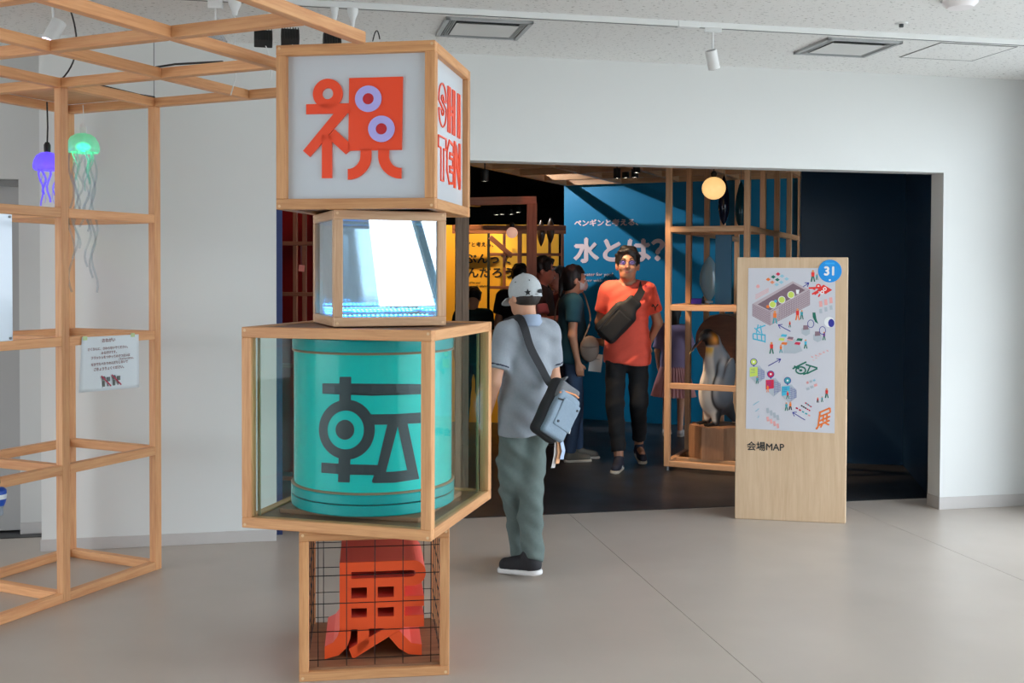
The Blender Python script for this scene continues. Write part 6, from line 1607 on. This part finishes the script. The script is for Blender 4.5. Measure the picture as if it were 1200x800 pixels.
# ------------------------------------------------------------------ 3. the woman with a mask
M_TEALT = mat('deep_teal_jersey', (16, 74, 92), rough=0.85, bump=0.1, bscale=220)
M_JEAN = mat('blue_denim', (58, 80, 112), rough=0.9, var=0.08, scale=80, bump=0.15, bscale=300)
p3, J3, hp3, HR3 = make_person('person in a deep teal T-shirt and jeans wearing a white face mask', (0.515, 9.02), (0.97, 0.12), 0.985,
    pose=dict(elR=(.215, -.035, 1.10), wrR=(.205, .015, .87), elL=(-.20, .04, 1.09), wrL=(-.13, .25, 1.03), ankR=(.085, -.03, .085), ankL=(-.085, .07, .085), kneeL=(-.085, .05, .49)),
    head_yaw=-0.02, head_pitch=-0.03, build=0.93, skin=mat('warm_skin', (200, 146, 116), rough=0.5, sss=0.06), fine=.007, coarse=.013,
    shirt=dict(m=M_TEALT, hem=.84, sleeve=.60, loose=.020, seed=8, h=.012), trousers=dict(m=M_JEAN, bottom=.0, wide=1.0, fold=.004),
    shoes=dict(m=mat('grey_suede', (120, 116, 108), rough=0.85), sole=mat('pale_rubber', (206, 200, 190), rough=0.6)), hair='tied', feet=dict(L=(.1, 1, 0), R=(-.05, 1, 0)))
k3 = .985
def mask_f(P):
    q = (P - J3['head']) @ HR3 / k3
    f = np.abs(sd_ell(P, hp3(0, .020, -.050), np.array((.068, .092, .070)) * k3, HR3)) - .003
    f = smax(f, (.030 - q[:, 1]) * k3, .004); f = smax(f, (q[:, 2] + .010 + .35 * (np.abs(q[:, 0]) - .03)) * k3, .004)
    return smax(f, ((-.098 + .15 * np.abs(q[:, 0])) - q[:, 2]) * k3, .004)
sdf_object('face_mask', mask_f, J3['head'] - .16, J3['head'] + .16, .006, mat('white_mask_cloth', (226, 224, 226), rough=0.8), p3)
for sx in (-1, 1): MB().tube([hp3(sx * .060, .045, -.03), hp3(sx * .076, .015, -.012), hp3(sx * .080, -.012, .008)], .0018, 5).build('mask_loop', M_WHITE, p3, True)
w3m = p3.matrix_world; i3 = w3m.inverted()
hb = at_y(691, 408, 8.80)
hbag = empty('shoulder_bag', Matrix.Translation(hb) @ Matrix.Rotation(.2, 4, 'Z'), 'small taupe shoulder bag with a thin strap on the masked person', 'bag')
M_TAUPE = mat('taupe_leather', (122, 108, 98), rough=0.6, bump=0.1, bscale=120)
sdf_object('bag_body', lambda P: smax(sd_ell(P, (0, 0, .0), (.085, .035, .115)), P[:, 2] - .075, .02), [-.11, -.06, -.14], [.11, .06, .11], .009, M_TAUPE, hbag)
sdf_object('bag_flap', lambda P: smax(sd_ell(P, (0, -.004, .012), (.080, .038, .095)), -P[:, 2] + .005, .01), [-.11, -.07, -.02], [.11, .06, .12], .008, M_TAUPE, hbag)
ih = hbag.matrix_world.inverted()
MB().tube(spline([(-.06, 0, .06), ih @ (w3m @ Vector((.115, .135, 1.20))), ih @ (w3m @ Vector((.06, .125, 1.33))), ih @ (w3m @ Vector((.0, .085, 1.45))), ih @ (w3m @ Vector((-.07, .02, 1.475))), ih @ (w3m @ Vector((-.10, -.09, 1.40))), ih @ (w3m @ Vector((-.09, -.135, 1.2))), ih @ (w3m @ Vector((.10, -.13, 1.05)))]), .007, 6).build('strap', M_TAUPE, hbag, True)
pp = at_y(698, 425, 8.86)
pa = empty('paper_leaflet', Matrix.Translation(pp) @ Matrix.Rotation(.15, 4, 'Z') @ Matrix.Rotation(.12, 4, 'Y'), 'white leaflet held by the masked person', 'leaflet')
MB().cbox(-.055, .055, -.001, .001, -.075, .075, .0004).build('sheet', mat('leaflet_paper', (220, 218, 216), rough=0.7), pa)
MB().box(-.04, .03, -.0016, -.001, .03, .034).build('printed_line', mat('grey_ink', (110, 116, 112)), pa)

# ------------------------------------------------------------------ 4-8. visitors further in
M_DKT = mat('dark_olive_shirt', (62, 52, 46), rough=0.85); M_DKP = mat('dark_trousers', (34, 34, 40), rough=0.9)
SH_D = dict(m=mat('dark_shoes', (36, 34, 34), rough=0.7), sole=mat('dark_sole', (70, 66, 62), rough=0.7))
p4, J4, hp4, HR4 = make_person('person with glasses in a dark shirt in profile behind the grey cap', (0.275, 9.85), (0.98, -0.2), 1.035,
    pose=dict(elR=(.235, .06, 1.13), wrR=(.12, .24, 1.16)), build=1.05, skin=mat('red_lit_skin', (204, 132, 112), rough=0.5), fine=.008, coarse=.017,  # red glow on the face put into the skin colour
    shirt=dict(m=M_DKT, hem=.82, sleeve=.45, h=.015), trousers=dict(m=M_DKP, h=.017), shoes=SH_D, hair='short')
ar = p4
def band(P):
    a, b = J4['shR'], J4['elR']; d = (b - a) / np.linalg.norm(b - a); e_ = a + (b - a) * .45; e2_ = a + (b - a) * .78
    return smax(smax(sd_cone(P, a, b, .074, .072), sd_plane(P, e2_, d), .003), -sd_plane(P, e_, d), .003)
sdf_object('pink_cuff', band, J4['elR'] - .3, J4['elR'] + .3, .010, mat('pink_cloth', (226, 140, 150), rough=0.8), p4)
g4_ = empty('glasses', p4.matrix_world @ Matrix.Translation(tuple(J4['head'])) @ Matrix.Scale(1.035, 4), 'dark-rimmed glasses on the person in the dark shirt', 'glasses')
for sx in (-1, 1):
    MB().tube([(sx * .034 + .024 * math.cos(a), .112, .003 + .017 * math.sin(a)) for a in [2 * PI * i / 16 for i in range(17)]], .0022, 6).build('rim', M_BLK, g4_, True)
    MB().tube([(sx * .058, .11, .006), (sx * .078, .05, .008), (sx * .082, -.01, .002)], .0024, 6).build('temple', M_BLK, g4_, True)
make_person('dark-haired person seen from behind just past the grey cap', (0.075, 10.35), (0.25, 1), 0.995, fine=.010, coarse=.018, face=False, shirt=dict(m=mat('black_tee', (34, 32, 34), rough=0.85), hem=.82, h=.017), trousers=dict(m=M_DKP, h=.018), shoes=SH_D, hair='short')
make_person('dark-haired person with a red-lit face half hidden behind the masked person', (0.475, 10.5), (-0.75, -0.6), 0.985, fine=.010, coarse=.018, skin=MATS['red_lit_skin'], shirt=dict(m=mat('maroon_tee', (92, 40, 42), rough=0.85), hem=.82, h=.017), trousers=dict(m=M_DKP, h=.018), shoes=SH_D, hair='long')
make_person('small dark figure standing before the yellow wall', (-0.385, 10.55), (0.1, 1), 0.86, fine=.010, coarse=.018, face=False, shirt=dict(m=mat('dark_green_tee', (26, 50, 48), rough=0.85), hem=.82, h=.017), trousers=dict(m=M_DKP, h=.018), shoes=SH_D, hair='short')
p8, J8, hp8, HR8 = make_person('small person in a lilac top and pleated pink skirt behind the display frame post', (1.60, 10.40), (0.45, 0.9), 0.765, fine=.009, coarse=.014, face=False, build=.92,
    pose=dict(elR=(.205, .08, 1.13), wrR=(.16, .24, 1.16)), shirt=dict(m=mat('lilac_top', (150, 132, 168), rough=0.85), hem=.86, sleeve=.9, h=.013), trousers=dict(m=mat('white_sock', (206, 202, 200), rough=0.85), bottom=.10, wide=.62, h=.014), shoes=dict(m=mat('pale_shoes', (196, 190, 186), rough=0.7), sole=MATS['pale_rubber']), hair='long')
k8 = .765; sk = MB(); n = 72; vs, fs = [], []
for zi, (z, r0) in enumerate(((1.00, .135), (.86, .185), (.70, .235), (.52, .285))):
    for i in range(n):
        a = 2 * PI * i / n; r_ = r0 * k8 * (1 + (.045 * (1 if i % 2 else -1)) * min(1, zi * .6))
        vs.append((r_ * math.cos(a), r_ * .86 * math.sin(a), z * k8))
for q in range(3): fs += [(q * n + i, q * n + (i + 1) % n, (q + 1) * n + (i + 1) % n, (q + 1) * n + i) for i in range(n)]
sk.add(vs, fs).build('pleated_skirt', mat('dusty_pink_pleats', (206, 150, 150), rough=0.8), p8)
# ------------------------------------------------------------------ plinth and penguin
pc = MF @ Vector((0.335, 0.40, 0))
pl_o = empty('wooden_plinth', Matrix.Translation((pc.x, pc.y, Z0 + TI)) @ Matrix.Rotation(-TH_G + 0.1, 4, 'Z'), 'octagonal wooden plinth under the penguin', 'plinth')
zp0, zp1 = 0.0, 0.255
rP = 0.232
for i in range(8):
    a0, a1 = 2 * PI * (i - .5) / 8, 2 * PI * (i + .5) / 8
    mb = MB(); mb.prism([(rP * math.cos(a0), rP * math.sin(a0)), (rP * math.cos(a1), rP * math.sin(a1)), ((rP - .018) * math.cos(a1), (rP - .018) * math.sin(a1)), ((rP - .018) * math.cos(a0), (rP - .018) * math.sin(a0))], zp0, zp1)
    mb.build('side_panel', wood('plinth_wood', (176, 132, 98), (148, 106, 76), stretch=(8, 8, 1.2)), pl_o)
MB().prism([((rP - .004) * math.cos(2 * PI * (i - .5) / 8), (rP - .004) * math.sin(2 * PI * (i - .5) / 8)) for i in range(8)], zp1, zp1 + .010).build('top_plate', MATS['plinth_wood'], pl_o)
for lv in (0,):
    beam('cross_rail', (TI, 0.22, Z0 + h), (AI, 0.22, Z0 + h), TI * .98, TI, W_IN, gf); beam('cross_rail', (TI, 0.52, Z0 + h), (AI, 0.52, Z0 + h), TI * .98, TI, W_IN, gf)

# local axes: faces +y; turned to look towards the left of the picture
zt = Z0 + TI + zp1 + 0.010
def peng(P):
    f = sd_ell(P, (0, -.01, .36), (.128, .125, .27))
    f = smin(f, sd_ell(P, (0, .030, .26), (.122, .128, .20)), .06)
    f = smin(f, sd_cone(P, (0, .0, .52), (0, .045, .70), .095, .060), .07)
    f = smin(f, sd_cone(P, (0, .045, .70), (0, .085, .745), .056, .050), .03)
    f = smin(f, sd_ell(P, (0, .108, .748), (.047, .062, .050), rotx(-.5)), .02)
    f = smin(f, sd_cone(P, (0, .150, .722), (0, .240, .632), .020, .009), .014)
    f = smin(f, sd_cone(P, (0, .240, .632), (0, .268, .590), .009, .004), .006)
    f = smin(f, sd_cone(P, (0, -.10, .14), (0, -.165, .035), .055, .022), .06)
    for s in (-1, 1):
        w = sd_ell(P, (s * .128, -.030, .36), (.020, .058, .215), roty(s * .10) @ rotx(.10))
        f = smin(f, w, .014)
        f = smin(f, sd_cone(P, (s * .06, .045, .09), (s * .068, .05, .025), .042, .030), .03)
    return f
pen = sdf_object('penguin', peng, [-.2, -.24, -.005], [.2, .30, .84], .0075, mat('penguin_plumage', (120, 124, 130), rough=0.5), None)
tag(pen, 'life-size penguin model with orange cheek, head bowed, on the wooden plinth', 'penguin')
pen.matrix_world = Matrix.Translation((pc.x + 0.005, pc.y, zt)) @ Matrix.Rotation(math.radians(110), 4, 'Z')
# plumage in broad fields, by place on the bird
me = pen.data; co = np.empty(len(me.vertices) * 3, np.float32); me.vertices.foreach_get('co', co); co = co.reshape(-1, 3)
def sm(a, b, x): t = np.clip((x - a) / (b - a), 0, 1); return t * t * (3 - 2 * t)
x_, y_, z_ = co[:, 0], co[:, 1], co[:, 2]
back_c = np.array(lin((150, 155, 163))); dark = np.array(lin((22, 22, 26))); white = np.array(lin((226, 222, 214))); oran = np.array(lin((240, 150, 30))); yel = np.array(lin((240, 200, 90))); slate = np.array(lin((96, 102, 112)))
col = np.tile(back_c, (len(co), 1))
def blend(w, c):
    global col
    col = col * (1 - w[:, None]) + c * w[:, None]
blend(sm(.30, .10, z_) * 0.85, dark)
fl_ = sm(.116, .130, np.abs(x_)) * sm(.62, .56, z_) * sm(.10, .14, z_)
belly = sm(.052, .072, y_ + .02 * np.sin(z_ * 9)) * sm(.105, .092, np.abs(x_)) * sm(.66, .64, z_) * sm(.02, .05, z_)
blend(belly, white)
blend(belly * sm(.55, .63, z_), yel)
rim = np.exp(-((np.abs(x_) - .100) / .007) ** 2) * sm(.0, .03, y_) * sm(.60, .5, z_)
blend(rim, dark)
blend(fl_ * .75, slate)
hd_ = sm(.655, .675, z_ + .25 * (y_ - .06)) * sm(.02, .05, y_)
blend(sm(.665, .685, z_ + .1 * y_) * sm(.01, .03, y_), dark)
blend(np.exp(-(((y_ - .060) / .026) ** 2 + ((z_ - .715) / .036) ** 2)) ** .6 * sm(.020, .034, np.abs(x_)), oran)
blend(sm(.128, .140, y_) * sm(.60, .62, z_ + .0 * y_) * (z_ > .58), dark)
blend(np.exp(-(((z_ - (.722 - 1.09 * (y_ - .150)) + .010) / .006) ** 2)) * sm(.155, .165, y_) * sm(.225, .215, y_) * (z_ > .58), np.array(lin((236, 120, 50))))
at = me.color_attributes.new('plumage', 'FLOAT_COLOR', 'POINT')
at.data.foreach_set('color', np.concatenate([col, np.ones((len(co), 1))], 1).astype(np.float32).ravel())
m = MATS['penguin_plumage']; N, L = nodes_of(m); vc = N.new('ShaderNodeVertexColor'); vc.layer_name = 'plumage'
L.new(vc.outputs['Color'], N['Principled BSDF'].inputs['Base Color'])
for s in (-1, 1):
    mb = MB()
    for a_ in (-.35, 0, .35): mb.tube([(s * .066, .05, .016), (s * .066 + .045 * math.sin(a_), .05 + .05 * math.cos(a_), .014), (s * .066 + .085 * math.sin(a_), .05 + .10 * math.cos(a_), .006)], .015, 8, .006)
    mb.build('webbed_foot', mat('black_webbed_skin', (26, 26, 28), rough=0.5), pen, True)['kind'] = 'stuff'
    MB().sphere((s * .040, .122, .762), .006, 10, 6).build('eye', M_EYEB, pen, True)
